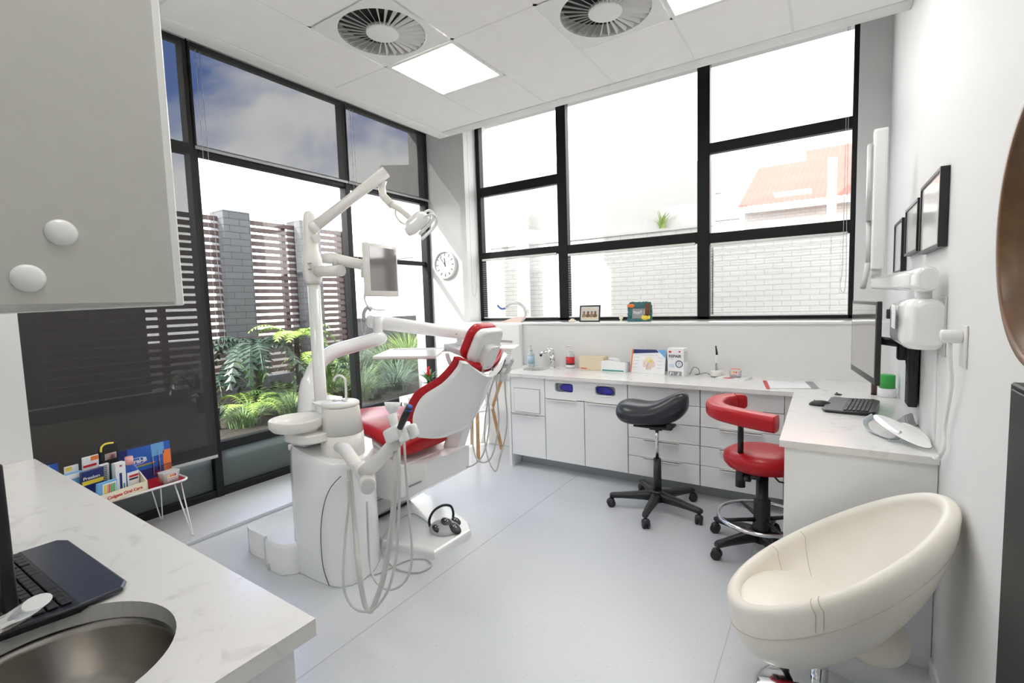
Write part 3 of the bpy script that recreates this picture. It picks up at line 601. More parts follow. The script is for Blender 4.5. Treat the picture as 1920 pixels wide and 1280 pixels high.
# ---- foreground keyboard, monitor edge and tap lever
def keyboard(name, loc, rz, lab, W=.44, D=.19, rows=6, cols=16):
    t = thing(name, lab, 'keyboard', loc, rz)
    b = MB(); L_ = [(-W/2,-D/2+.02),(-W/2+.015,-D/2),(W/2-.015,-D/2),(W/2,-D/2+.02),(W/2-.01,D/2-.02),(W/2-.04,D/2),(-W/2+.04,D/2),(-W/2+.01,D/2-.02)]
    b.prism(L_, .018, Matrix.Rotation(.05,4,'X'), bev=.004); b.build('keyboard_body', M['kbd'], t, local=True)
    rest = MB(); rest.prism([(-W/2+.0,-D/2-.058),(-W/2+.03,-D/2-.075),(W/2-.03,-D/2-.075),(W/2,-D/2-.058),(W/2-.0,-D/2+.025),(-W/2,-D/2+.025)], .012, Matrix.Translation((0,0,.004)), bev=.005); rest.build('palm_rest', M['kbd2'], t, local=True)
    k = MB(); Rk = Matrix.Rotation(.05,4,'X')
    for r in range(rows):
        for c in range(cols):
            if r == 0 and 3 < c < 9: continue
            x = -W/2+.028+c*(W-.056)/cols+(.012 if c > 11 else 0)-(.006 if c > 11 else 0); y = -D/2+.028+r*(D-.055)/rows
            k.box((x,y,.018),(x+(W-.056)/cols-.0035,y+(D-.055)/rows-.0035,.0235), .0015, M=Rk, seg=1)
    k.box((-W/2+.028+4*(W-.056)/cols,-D/2+.028,.018),(-W/2+.028+9*(W-.056)/cols-.0035,-D/2+.028+(D-.055)/rows-.0035,.0235), .0015, M=Rk, seg=1)
    k.build('keys', M['keyc'], t, local=True); return t
M['kbd'] = mat('keyboard_black', (.012,.014,.018), .3); M['kbd2'] = mat('keyboard_palm_rest', (.03,.034,.048), .3, coat=.2); M['keyc'] = mat('key_caps', (.02,.02,.021), .4)
keyboard('keyboard', (-1.625,.262,.901), radians(180), 'black keyboard with palm rest on the foreground worktop by the steel sink', W=.47)
t = thing('monitor', 'black monitor seen edge on at the far left above the foreground keyboard', 'monitor', (-1.42,.236,.90), radians(3))
b = MB(); b.box((-.55,-.012,.045),(.0,.012,.36), .004); b.build('bezel', M['blackp'], t, local=True)
b = MB(); b.box((-.52,-.05,.0),(-.46,-.012,.20), .004); b.box((-.60,-.12,0),(-.44,.06,.012), .004); b.build('stand', M['blackp'], t, local=True)
t = thing('tap', 'chrome tap lever poking in over the foreground keyboard', 'tap', (-1.36,.13,.90))
b = MB(); b.cyl((-1.40,.075,.90),(-1.40,.075,1.03), .022); b.build('tap_body', M['chrome'], t)
b = MB(); b.tube([(-1.078, 0.13, 1.074),(-0.951, 0.145, 1.138),(-0.913, 0.16, 1.159),(-0.879, 0.17, 1.181)], [.019,.017,.015,.013], 16, flat=(1.3,.7)); b.build('lever', M['chrome'], t)

# ---- roller-base items: the rest of the right wall
def pframe(y0, y1, z0, z1, lab, d=.028):
    t = thing('picture_frame', lab, 'picture frame', (.385,(y0+y1)/2,z0), 0, 'black framed certificates on the right wall')
    b = MB(); w = .014; x0, x1 = .385-d, .3845
    for a, c in (((x0,y0,z0),(x1,y1,z0+w)),((x0,y0,z1-w),(x1,y1,z1)),((x0,y0,z0+w),(x1,y0+w,z1-w)),((x0,y1-w,z0+w),(x1,y1,z1-w))): b.box(a, c, .001, seg=1)
    b.build('frame', M['blackp'], t)
    MB().box((x0+.006,y0+w,z0+w),(x0+.009,y1-w,z1-w)).build('certificate', M['print'], t)
pframe(2.50,2.98,1.725,2.030,'largest and nearest of three black certificate frames on the right wall', .030); pframe(3.06,3.50,1.748,2.002,'middle one of three black certificate frames on the right wall', .030); pframe(3.66,4.05,1.67,1.985,'farthest of three black certificate frames partly behind the wall arm')
# round mirror
t = thing('round_mirror', 'big round mirror with a deep brown wooden frame at the right edge', 'mirror', (.385,1.248,1.677))
Q = Matrix.Rotation(-pi/2, 4, 'Y'); cM = (.385,1.248,1.677)
MB().lathe([(.245,.0),(.270,.0),(.273,.004),(.273,.066),(.270,.070),(.258,.070),(.255,.066),(.253,.044),(.248,.042),(.245,.0)], cM, 96, Q).build('frame', M['mirrorwood'], t)
MB().lathe([(0,.040),(.250,.040),(.250,.002),(0,.002)], cM, 64, Q).build('mirror_glass', M['mirror'], t)
t = thing('black_cabinet', 'tall black cabinet edge below the round mirror at the lower right', 'cabinet', (.33,1.2,0))
MB().box((.33,.6,0),(.384,1.43,1.36), .004, seg=1).build('cabinet_body', M['black'], t); MB().box((.322,.61,.04),(.330,1.03,1.31), .002, seg=1).build('door', M['black'], t); MB().box((.324,1.035,.04),(.330,1.40,1.35), .002, seg=1).build('door', M['black'], t)

# x-ray box on the wall, with its arms
t = thing('xray_unit', 'white dental x-ray control box with folding arm on the right wall', 'x-ray unit', (.385,2.6,1.3))
def rsec(x0, x1, z0, z1, y, r=.03, dx=0, n=5): return [V((a,y,b)) for a, b in rrect(x0+dx, z0, x1, z1, r, n)]
b = MB(); b.loft([rsec(.300,.384,1.345,1.505,2.462,.03), rsec(.285,.384,1.325,1.522,2.475,.035), rsec(.262,.384,1.315,1.528,2.60,.04), rsec(.245,.384,1.325,1.520,2.83,.04), rsec(.262,.384,1.35,1.50,2.86,.035)]); b.build('control_box', M['wenamel'], t)
MB().box((.379,2.455,1.30),(.3845,2.88,1.532), .002).build('back_plate', M['lgrey'], t)
MB().box((.240,2.60,1.40),(.243,2.72,1.50), .001).build('control_panel', M['paper'], t)
MB().cyl((.325,2.56,1.52),(.325,2.56,1.56), .028).build('pivot', M['wplastic'], t)
b = MB(); b.loft([rsec(.305,.358,1.560,1.642,2.46,.025), rsec(.290,.362,1.553,1.650,2.49,.03), rsec(.275,.345,1.555,1.648,2.60,.03), rsec(.200,.250,1.573,1.640,3.35,.02), rsec(.207,.243,1.583,1.63,3.37,.015)]); b.build('horizontal_arm', M['wenamel'], t)
MB().cyl((.222,3.33,1.635),(.222,3.33,1.69), .022).build('pivot', M['lgrey'], t)
b = MB(); b.loft([[V((x,y,z)) for x, y in rrect(.195,3.285,.255,3.375,.012,4)] for z in (1.68,1.69,2.40,2.415)]); b.build('folding_arm', M['wenamel'], t)
b = MB(); b.loft([[V((x,y,z)) for x, y in rrect(.172,3.35,.192,3.43,.009,4)] for z in (1.95,2.36)]); b.cyl((.187,3.38,1.95),(.187,3.38,1.70), .012); b.tube([(.187,3.38,1.72),(.178,3.38,1.64),(.165,3.36,1.58)], .014, 10); b.build('folding_arm', M['lgrey'], t)
MB().tube(spline([(.378,2.58,1.32),(.372,2.55,1.20),(.368,2.50,1.06),(.370,2.52,.95)],5), .0045, 8).build('power_cable', M['wplastic'], t)
# socket, timer plug and cable
t = thing('wall_socket', 'white power socket plate on the right wall holding a round plug', 'socket', (.385,2.2,1.4))
MB().box((.379,2.11,1.300),(.3845,2.20,1.440), .002).build('socket_plate', M['offwhite'], t)
t = thing('timer_plug', 'round white plug in the right wall socket with its white cable', 'plug', (.37,2.17,1.4))
MB().lathe([(0,0),(.020,0),(.023,.004),(.023,.050),(.020,.056),(0,.056)], (.379,2.165,1.402), 28, Matrix.Rotation(-pi/2,4,'Y')).build('plug_body', M['wplastic'], t)
MB().tube(spline([(.350,2.165,1.378),(.352,2.17,1.33),(.362,2.19,1.24),(.368,2.29,1.10),(.370,2.33,1.04),(.366,2.30,.98),(.366,2.40,.915),(.36,2.455,.905)],5), .0055, 8).build('power_cable', M['wplastic'], t)

# monitor on its wall bracket
t = thing('monitor', 'black framed flat monitor on a bracket above the right hand keyboard', 'monitor', (.16,3.2,1.1))
p = [V((0.2, 2.9, 1.1)), V((0.221, 2.9, 1.512)), V((0.146, 3.48, 1.521)), V((0.124, 3.48, 1.112))]
n0 = p[0].copy(); ax = (p[3]-p[0]); ax.z = 0; Lw = ax.length; ax.normalize(); nn = V((ax.y,-ax.x,0)); nn = nn if nn.x < 0 else -nn
Mm = Matrix(((ax.x,nn.x,0,p[0].x),(ax.y,nn.y,0,p[0].y),(0,0,1,p[0].z+.005),(0,0,0,1)))
Hm = p[1].z-p[0].z-.005
MB().box((0,-.022,0),(Lw,0,Hm), .004, M=Mm).build('bezel', M['blackp'], t)
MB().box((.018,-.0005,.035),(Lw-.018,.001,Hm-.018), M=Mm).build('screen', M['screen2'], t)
b = MB(); b.loft([[Mm @ V((x,-.022,z)) for x, z in rrect(.06,.04,Lw-.06,Hm-.04,.03,4)],[Mm @ V((x,-.05,z)) for x, z in rrect(.14,.09,Lw-.14,Hm-.09,.03,4)]]); b.build('rear_housing', M['blackp'], t)
b = MB(); b.box((Lw/2-.05,-.07,.12),(Lw/2+.05,-.05,.28), .006, M=Mm); b.cyl(Mm @ V((Lw/2,-.06,.2)), (.372,3.22,1.28), .022); b.box((.365,3.15,.985),(.384,3.30,1.40), .004); b.box((.31,3.19,1.20),(.37,3.25,1.36), .01); b.build('wall_bracket', M['blackp'], t)
cbx = MB(); cbx.box((.34,3.02,.99),(.378,3.14,1.33), .006); cbx.tube([(.27,2.88,1.47),(.285,2.87,1.475)], .014, 10); cbx.tube(spline([(.25,2.90,1.46),(.262,2.93,1.49),(.29,3.02,1.47),(.31,3.08,1.40),(.33,3.12,1.30),(.345,3.1,1.16),(.35,3.12,1.05)],5), .006, 8); cbx.tube(spline([(.30,3.0,1.36),(.29,2.98,1.42),(.31,3.0,1.46),(.33,3.05,1.40),(.33,3.08,1.28),(.30,3.05,1.36)],5), .005, 8)
cbx.tube(spline([(.33,3.08,1.33),(.35,3.02,1.22),(.355,3.02,1.14),(.34,3.08,1.10)],5), .005, 8); cbx.box((.236,2.875,1.43),(.262,2.905,1.475), .004)
tag(cbx.build('black_cables', M['blackr']), 'bundle of black cables looping between the monitor and the x-ray box', 'cable')

# ================================================================== THINGS ON THE RIGHT DESK
keyboard('keyboard', (.165,3.36,.901), radians(-97), 'dark keyboard with blue grey palm rest on the right hand desk', W=.42, D=.17)
t = thing('mouse', 'black computer mouse left of the right hand keyboard', 'mouse', (-.02,3.36,.90))
b = MB(); b.sph((-.022,3.355,.902), (.060,.034,.030), Matrix.Rotation(.1,4,'Z')); b.bm.verts.ensure_lookup_table()
for v in b.bm.verts: v.co.z = max(v.co.z, .9005)
b.build('mouse_body', M['blackp'], t); MB().cyl((-.052,3.35,.9265),(-.052,3.36,.9265), .006).build('scroll_wheel', M['greyplastic'], t)
# oval hand mirror on a clear stand
t = thing('oval_mirror', 'white oval hand mirror leaning on a clear stand at the desk end', 'mirror', (.25,2.75,.90))
A, B_ = V((.200,2.85,.972)), V((.362,2.53,.920)); cm = (A+B_)/2; ux = (B_-A).normalized(); uz = V((-.30,-.10,1)); Mo = frame3(cm, ux, uz); La = (B_-A).length/2
b = MB(); b.lathe([(0,0),(.95,0),(1,.02),(1,.05),(.97,.06),(0,.06)], (0,0,0), 48, Mo @ Matrix.Diagonal((La,.038,.06,1))); b.build('mirror_back', M['wenamel'], t)
b = MB(); b.lathe([(.985,-.01),(1.0,-.01),(1.0,.0),(.985,.0)], (0,0,0), 48, Mo @ Matrix.Diagonal((La*1.004,.0385,.06,1))); b.build('dark_edge', M['blackp'], t)
b = MB(); b.tube(spline([A+V((-.004,-.005,-.004)), A+V((-.035,-.02,-.03)), A+V((-.02,-.06,-.062)), V((.245,2.68,.906)), V((.275,2.66,.925)), V((.285,2.67,.942))],6), .011, 8, flat=(.25,1.4)); b.build('clear_stand', M['soap'], t)
b = MB(); b.sph((.275,2.64,.908), (.045,.022,.009)); tag(b.build('clear_blister', M['clear']), 'small clear plastic pack under the oval mirror', 'packet')
b = MB(); b.lathe([(0,0),(.95,0),(1,.02),(1,.05),(.97,.06),(0,.06)], (0,0,0), 40, frame3((.335,2.735,.926), (.3,-1,-.16), (-.3,-.2,1)) @ Matrix.Diagonal((.12,.03,.07,1))); tag(b.build('white_paddle', M['wenamel']), 'slim white oval paddle lying behind the oval mirror', 'paddle')
b = MB(); P0 = V((.33,3.03,.9)); pts = [P0+V(q) for q in ((-.055,-.02,0),(.01,-.055,0),(.05,0,0),(0,.05,0),(.0,-.02,.055),(.035,.012,.065))]
for f in ((0,1,2,3),(0,1,4),(1,2,5,4),(2,3,5),(3,0,4,5)): b.bm.faces.new([b.bm.verts.new(pts[i]) for i in f])
bmesh.ops.remove_doubles(b.bm, verts=b.bm.verts, dist=.0001); bmesh.ops.bevel(b.bm, geom=list(b.bm.edges), offset=.006, segments=2, affect='EDGES'); tag(b.build('tape_dispenser', M['greyplastic']), 'faceted grey desk gadget against the right wall behind the oval mirror', 'desk accessory')
t = thing('wipes_tub', 'white round tub with a green lid behind the monitor', 'tub', (.335,3.80,.90)); MB().lathe([(0,0),(.045,0),(.048,.005),(.048,.055),(0,.055)], (.325,3.80,.9), 28).build('tub', M['paper'], t); MB().lathe([(0,.14),(.038,.14),(.041,.135),(.041,.056),(0,.056)], (.325,3.80,.9), 28).build('lid', M['green'], t)
tag(MB().cyl((.262,3.84,.90),(.262,3.84,1.13), .016).build('dark_bottle', mat('dark_bottle_plastic', (.08,.03,.03), .3)), 'slim dark bottle beside the green lidded tub', 'bottle')
b = MB(); b.sph((.07,3.74,.905), (.022,.012,.006)); b.cyl((.075,3.735,.905),(.06,3.75,.915), .004); tag(b.build('small_clip', M['blackp']), 'tiny dark clip lying behind the right hand keyboard', 'clip')
t = thing('paper_sheet', 'white printed sheet with a red edge and grey end tab on the back counter', 'paper', (-.3,4.05,.90))
MB().quad((-0.38, 4.179, 0.902),(-0.324, 3.827, 0.902),(-0.08, 3.931, 0.902),(-0.135, 4.252, 0.902)).build('sheet', M['paper'], t)
MB().quad((-0.408, 4.165, 0.902),(-0.347, 3.792, 0.902),(-0.325, 3.802, 0.902),(-0.383, 4.175, 0.902)).build('red_edge', M['redink'], t); MB().quad((-0.127, 4.226, 0.902),(-0.08, 3.929, 0.902),(-0.033, 3.949, 0.902),(-0.08, 4.246, 0.902)).build('grey_tab', M['grey'], t)
# ================================================================== STOOLS AND CHAIRS
def caster(t, x, y, a):
    c = MB(); d = V((cos(a), sin(a), 0)); s = V((-sin(a), cos(a), 0)); o = V((x, y, .030))+d*.012
    for k in (-1, 1): c.cyl(o+s*k*.006, o+s*k*.023, .030, seg=20)
    wh = c.build('caster_wheel', M['blackr'], t)
    b = MB(); b.cyl((x,y,.05),(x,y,.075), .009, seg=10); b.sph(o+V((0,0,.012)), (.029,.029,.027), seg=14, n=8); b.build('caster_hood', M['blackp'], wh)
def starbase(t, c, R_, a0, zc, n=5, hub=.035, wheels=None):
    for k in range(n):
        a = a0+2*pi*k/n; d = V((cos(a), sin(a), 0)); s = V((-sin(a), cos(a), 0)); rings = []
        for u, w, z0, z1 in ((.02,.040,zc-.065,zc),(.3,.032,zc-.060,zc-.006),(.75,.025,zc-.060,zc-.024),(.97,.022,zc-.064,zc-.031),(1.02,.016,zc-.060,zc-.038)):
            p = V((*c,0))+d*R_*u; rings.append([p+s*w*.8+V((0,0,z1)), p-s*w*.8+V((0,0,z1)), p-s*w+V((0,0,(z0+z1)/2)), p-s*w*.7+V((0,0,z0)), p+s*w*.7+V((0,0,z0)), p+s*w+V((0,0,(z0+z1)/2))])
        MB().loft(rings).build('base_leg', M['blackp'], t)
        q = V((*c,0))+d*R_*.96; caster(t, q.x, q.y, a+RND.uniform(-1.5,1.5))
    MB().cyl((*c,zc-.07),(*c,zc+.01), hub+.012, hub).build('base_hub', M['blackp'], t)
# saddle stool
sc_ = (-1.03,3.50); t = thing('saddle_stool', 'black saddle stool on five castors in front of the drawer cabinets', 'stool', (*sc_,0))
starbase(t, sc_, .340, radians(-16), .135)
MB().cyl((*sc_,.10),(*sc_,.385), .030, .027).build('column_sleeve', M['blackp'], t); MB().cyl((*sc_,.385),(*sc_,.64), .0135).build('gas_lift', M['chrome'], t)
b = MB(); b.box((sc_[0]-.13,sc_[1]-.075,.622),(sc_[0]+.12,sc_[1]+.075,.642), .006); b.box((sc_[0]-.045,sc_[1]-.045,.605),(sc_[0]+.045,sc_[1]+.045,.625), .006)
b.box((sc_[0]-.15,sc_[1]-.085,.625),(sc_[0]-.11,sc_[1]-.07,.648), .004); b.box((sc_[0]+.09,sc_[1]-.09,.630),(sc_[0]+.13,sc_[1]-.07,.668), .004); b.build('seat_mechanism', M['blackr'], t)
b = MB(); rings = []
for x, zc, hz, wy in ((-1.318,.740,.030,.075),(-1.300,.735,.058,.125),(-1.265,.728,.082,.165),(-1.20,.722,.088,.185),(-1.12,.720,.080,.175),(-1.04,.724,.084,.150),(-.97,.742,.100,.128),(-.90,.772,.112,.108),(-.855,.795,.104,.090),(-.822,.815,.078,.066),(-.806,.826,.040,.036)):
    rg = []
    for k in range(28):
        a = 2*pi*k/28; ca, sa = cos(a), sin(a); q = 2.6
        y = wy*(abs(ca)**(2/q))*(1 if ca > 0 else -1); z = hz*(abs(sa)**(2/q))*(1 if sa > 0 else -1)
        if sa > 0: z -= .35*hz*abs(ca)**2          # rounded over the thighs
        else: z = max(z, -hz*.86)
        rg.append(V((x-(.03*(abs(y)/.18)**2 if x > -.95 else 0), 3.50+y, zc+z)))
    rings.append(rg)
b.loft(rings); o = b.build('seat', M['blackv'], t); m_ = o.modifiers.new('s', 'SUBSURF'); m_.levels = m_.render_levels = 1
# red stool with C shaped body rest
rc = (-.31,3.20); t = thing('operator_stool', 'red round stool with curved red arm rest beside the white desk end', 'stool', (*rc,0))
starbase(t, rc, .315, radians(155), .14, hub=.045)
b = MB(); b.lathe([(0,.13),(.052,.13),(.052,.16),(.046,.20),(.046,.33),(.040,.335),(.034,.34),(.034,.51),(0,.51)], (*rc,0), 28); b.build('column', M['blackp'], t)
def circ(c, r, n, z, a0=0): return [(c[0]+r*cos(a0+2*pi*k/n), c[1]+r*sin(a0+2*pi*k/n), z) for k in range(n)]
MB().tube(circ(rc,.245,56,.215), .0115, 12, closed=True).build('foot_ring', M['chrome'], t)
for k in range(4):
    a = radians(35)+k*pi/2; MB().tube([(rc[0]+.04*cos(a),rc[1]+.04*sin(a),.205),(rc[0]+.24*cos(a),rc[1]+.24*sin(a),.213)], [.014,.009], 8).build('ring_spoke', M['blackp'], t)
b = MB(); b.lathe([(0,.525),(.15,.525),(.195,.535),(.214,.558),(.218,.585),(.208,.612),(.17,.635),(.10,.645),(0,.648)], (*rc,0), 56); b.build('seat', M['red'], t)
MB().cyl((*rc,.505),(*rc,.526), .10).build('seat_plate', M['blackp'], t)
pc = V((-.415,3.085,0)); b = MB(); b.cyl(pc+V((0,0,.43)), pc+V((0,0,.60)), .028, .024); b.cyl(pc+V((0,0,.60)), pc+V((0,0,.86)), .0165); b.box((pc.x,pc.y-.012,.485),(rc[0],pc.y+.10,.510), .004)
b.build('arm_post', M['blackp'], t); MB().cyl(pc+V((.03,-.01,.49)), pc+V((.055,-.02,.49)), .022, .018).build('clamp_knob', M['blackr'], t)
MB().tube([(rc[0]+.05,3.15,.515),(rc[0]+.10,3.05,.505),(rc[0]+.19,3.02,.51)], .005, 8).build('lever', M['blackp'], t)
arc = spline([(-.445,3.24,.905),(-.460,3.262,.905),(-.487,3.265,.905),(-.545,3.17,.905),(-.548,3.04,.903),(-.50,2.945,.90),(-.41,2.885,.897),(-.31,2.845,.893),(-.235,2.825,.890),(-.205,2.818,.889)], 6)
b = MB(); n = len(arc); rings = []
for i, p in enumerate(arc):
    d = arc[min(i+1,n-1)]-arc[max(i-1,0)]; d.normalize(); s = V((-d.y,d.x,0)); e = 1 if 1 < i < n-2 else (.82 if i in (1,n-2) else .5)
    rings.append([p+s*x*e+V((0,0,z*e)) for x, z in rrect(-.052,-.044,.052,.044,.026,4)])
b.loft(rings); b.build('arm_rest', M['red'], t)
MB().box((-.47,3.02,.848),(-.36,3.09,.864), .004).build('rest_bracket', M['blackp'], t)
for p in ((-.462,3.03),(-.345,2.93)): MB().cyl((*p,.842),(*p,.866), .010).build('bracket_screw', M['blackp'], t)

# white tub chair
bc = V((.0,2.065,0)); t = thing('tub_chair', 'cream leather tub chair on a round chrome base at the lower right', 'chair', tuple(bc))
MB().lathe([(0,0),(.220,0),(.222,.004),(.21,.009),(.10,.020),(.034,.032),(.032,.05),(0,.05)], bc, 64).build('chrome_base', M['chrome'], t)
MB().cyl(bc+V((0,0,.04)), bc+V((0,0,.30)), .029).build('pedestal', M['chrome'], t)
C0 = V((.030,2.065,.605)); e1 = V((.345,0,.250)); e2 = V((0,.345,0)); Bt = V((.03,2.065,.265))
def rim(a): 
    return C0+e1*cos(a)+e2*sin(a)*(1.0)+V((0,0,-.02*sin(a)**2))
def outp(u, v):
    a = 2*pi*u; R3 = rim(a); s = sin(v*pi/2)**.85; h = 1-cos(v*pi/2)
    return Bt+(C0-Bt)*h+(R3-C0)*s
nrm = e1.cross(e2).normalized(); nrm = nrm if nrm.z > 0 else -nrm
seatz = .455
def shell(u, v):
    if v < .5: return outp(u, v/.5)
    a = 2*pi*u; R3 = rim(a); out = (R3-C0); L1 = out.length; od = out.normalized(); th = .055
    if v < .68:
        q = (v-.5)/.18*pi; c = R3-od*th/2; return c+od*th/2*cos(q)+nrm*(th*.55)*sin(q)
    q = (v-.68)/.32; R4 = R3-od*th; k = cos(q*pi/2)
    Cb = V((.03,2.065,.395)); P = Cb+(C0-Cb)*(1-sin(q*pi/2)**1.3)+(R4-C0)*k**.75
    if P.z < seatz-.06+.10*max(0,(P.x-.0)): pass
    return P
b = MB(); b.grid(shell, 72, 44, close_u=True); o = b.build('shell', M['cream'], t)
# stitched seams
def seam(fn, n=60, r=.0013): MB().tube([fn(i/(n-1)) for i in range(n)], r, 5, caps=False).build('stitching', M['thread'], t)
seam(lambda k: outp(k, .86)+(outp(k,.86)-V((.04,2.065,.5))).normalized()*.001, 90, .0016)
for uu in (.30,.36): seam(lambda k, uu=uu: shell(uu, .62+.30*k)+V((0,0,.0012)), 30)
seam(lambda k: shell(.73, .44+.22*k)+V((0,-.001,.001)), 20); seam(lambda k: shell(.74, .44+.22*k)+V((0,-.001,.001)), 20)
# seat cushion
def cush(u, v):
    a = 2*pi*u; r = v; x = -.075+.222*r*cos(a); y = 2.065+.268*r*sin(a)
    return V((x, y, 0.386+.014*(1-r**4)-.02*r**6+.05*(x+.3)*.6))
b = MB(); b.grid(cush, 48, 10, close_u=True); b.build('seat_cushion', M['cream'], t)
seam(lambda k: cush(-.17+.34*k, .97)+V((.0,0,.003)), 30, .0016)
b = MB(); b.sph((.155,2.10,.315), (.115,.13,.085), seg=32, n=16); b.build('lumbar_bulge', M['cream'], t)

# wooden stool chair behind the treatment chair
t = thing('wooden_chair', 'beech legged chair with a round white seat against the wall behind the treatment chair', 'chair', (-3.05,4.0,0), 0)
MB().lathe([(0,.462),(.17,.462),(.185,.470),(.185,.480),(.17,.487),(0,.487)], (-3.06,3.97,0), 40).build('seat', M['wenamel'], t)
def leg(*pts, w=.021):
    b = MB(); b.tube(pts, [w]*len(pts), 4, smooth=False, flat=(1,1.4)); return b.build('leg', M['wood'], t)
leg((-2.90,4.20,0.0),(-2.955,4.13,.46),(-2.83,4.17,.83)); leg((-2.875,3.75,0),(-2.95,3.86,.465)); leg((-3.30,3.83,0),(-3.20,3.87,.465)); leg((-3.30,4.20,0),(-3.22,4.12,.46),(-3.27,4.17,.83))
MB().box((-3.27,4.155,.74),(-2.83,4.175,.84), .005).build('back_rail', M['wenamel'], t)

# corner box with a houseplant
t = thing('corner_box', 'low white box table in the corner holding the red flowered plant', 'table', (-3.9,4.1,0))
MB().box((-4.18,3.98,.44),(-3.72,4.29,.505), .004).build('top', M['wplastic'], t)
b = MB(); b.box((-4.16,4.0,.028),(-4.13,4.27,.44)); b.box((-3.77,4.0,.028),(-3.74,4.27,.44)); b.box((-4.13,4.25,.028),(-3.77,4.27,.44)); b.build('side_panels', M['wplastic'], t)
pc = V((-3.835,4.12,.505)); t = thing('potted_plant', 'red flowered houseplant in a white pot on the corner box', 'plant', tuple(pc))
MB().lathe([(0,0),(.050,0),(.054,.004),(.075,.165),(.070,.165),(.066,.15),(0,.15)], pc, 36).build('pot', M['pot'], t)
b = MB()
for k in range(30): blade(b, (pc.x,pc.y,pc.z+.15), 2*pi*k/30*3.7, RND.uniform(.13,.22), RND.uniform(.5,1.2), RND.uniform(.014,.022), 6)
b.build('leaves', M['houseleaf'], t)
b = MB()
for k in range(14):
    a = k*2.4; h_ = k/14; blade(b, (pc.x,pc.y,pc.z+.17+.12*h_), a, .13-.04*h_, .42-.25*h_, .014, 5)
b.cyl(pc+V((0,0,.15)), pc+V((0,0,.30)), .008); b.build('flower', M['bract'], t)

# wall clock
t = thing('wall_clock', 'round white faced wall clock with a pale metal rim on the sunlit pier', 'clock', (-3.945,4.65,2.045))
Q = Matrix.Rotation(pi/2, 4, 'X'); cc = (-3.945,4.65,2.045)
MB().lathe([(.168,0),(.172,.003),(.172,.045),(.168,.05),(.155,.05),(.152,.03),(.152,0)], cc, 64, Q).build('rim', M['lgrey'], t)
MB().lathe([(0,.028),(.154,.028),(.154,.02),(0,.02)], cc, 48, Q).build('dial', M['paper'], t)
b = MB()
for k in range(12):
    a = k*pi/6; Mx = Matrix.Translation(cc) @ Matrix.Rotation(a,4,'Y'); l = .03
    b.box((-.0055,-.0305,.106),(.0055,-.0285,.142), M=Mx)
for k in range(60):
    if k % 5: b.box((-.001,-.0300,.134),(.001,-.0285,.140), M=Matrix.Translation(cc) @ Matrix.Rotation(k*pi/30,4,'Y'))
b.build('hour_marks', M['darkink'], t)
for a, l, w_ in ((radians(-6),.085,.007),(radians(-38),.125,.005)): MB().box((-w_,-.034,-.02),(w_,-.032,l), M=Matrix.Translation(cc) @ Matrix.Rotation(a,4,'Y')).build('clock_hand', M['darkink'], t)

# ================================================================== RED TABLE WITH ORAL CARE PRODUCTS
tz = .43; tx0, tx1, ty0, ty1 = -4.12, -3.64, .70, 1.50
t = thing('side_table', 'low red topped side table with white hairpin legs by the dark blind', 'table', (-3.88,1.1,.028))
MB().prism(rrect(tx0,ty0,tx1,ty1,.05), .012, Matrix.Translation((0,0,tz-.012))).build('tabletop', M['redtop'], t)
MB().tube([(x,y,tz-.001) for x, y in rrect(tx0-.004,ty0-.004,tx1+.004,ty1+.004,.055)], .008, 8, closed=True).build('rim', M['wenamel'], t)
for x, y in ((tx1-.02,ty1-.02),(tx0+.02,ty1-.02),(tx1-.02,ty0+.02),(tx0+.02,ty0+.02)):
    sx, sy = (1 if x > -3.9 else -1), (1 if y > 1.1 else -1)
    MB().tube([(x-.06*sx,y,tz-.012),(x+.012*sx,y+.02*sy,.036),(x+.02*sx,y+.022*sy,.033),(x+.018*sx,y+.012*sy,.036),(x,y-.06*sy,tz-.012)], .0045, 8).build('hairpin_leg', M['wenamel'], t)
TZ = tz+.001
# table items are laid out in a frame: x' along +Y (left to right in the view), depth towards the blind (-X)
def TF(y, x, z=TZ, rz=0, tilt=0): return Matrix.Translation((x,y,z)) @ Matrix.Rotation(pi/2+rz,4,'Z') @ Matrix.Rotation(tilt,4,'X')
# in that frame local +x runs to +Y and local -y faces the room (+X)
def carton(name, lab, cat, y, x, w, d, h, m, faces=(), rz=0, tilt=0, z=TZ, group=None, top=None):
    T = TF(y, x, z, rz, tilt); t = thing(name, lab, cat, (x,y,z), 0, group)
    MB().box((-w/2,-d/2,0),(w/2,d/2,h), .0015, M=T, seg=1).build('carton', m, t)
    for nm, x0, x1, z0, z1, mm in faces: MB().box((x0,-d/2-.0008,z0),(x1,-d/2,z1), M=T).build(nm, mm, t)
    if top: MB().box((-w/2+.001,-d/2+.001,h),(w/2-.001,d/2-.001,h+.0008), M=T).build('top_print', top, t)
    return t, T
def word(t, T, s, size, x, z, d, m, bold=0, slant=0, al='LEFT'): lettering(s, size, T @ Matrix.Translation((x,-d/2-.0012,z)) @ Matrix.Rotation(slant,4,'Y') @ Matrix.Rotation(pi/2,4,'X'), m, t, bold=bold, align=al)
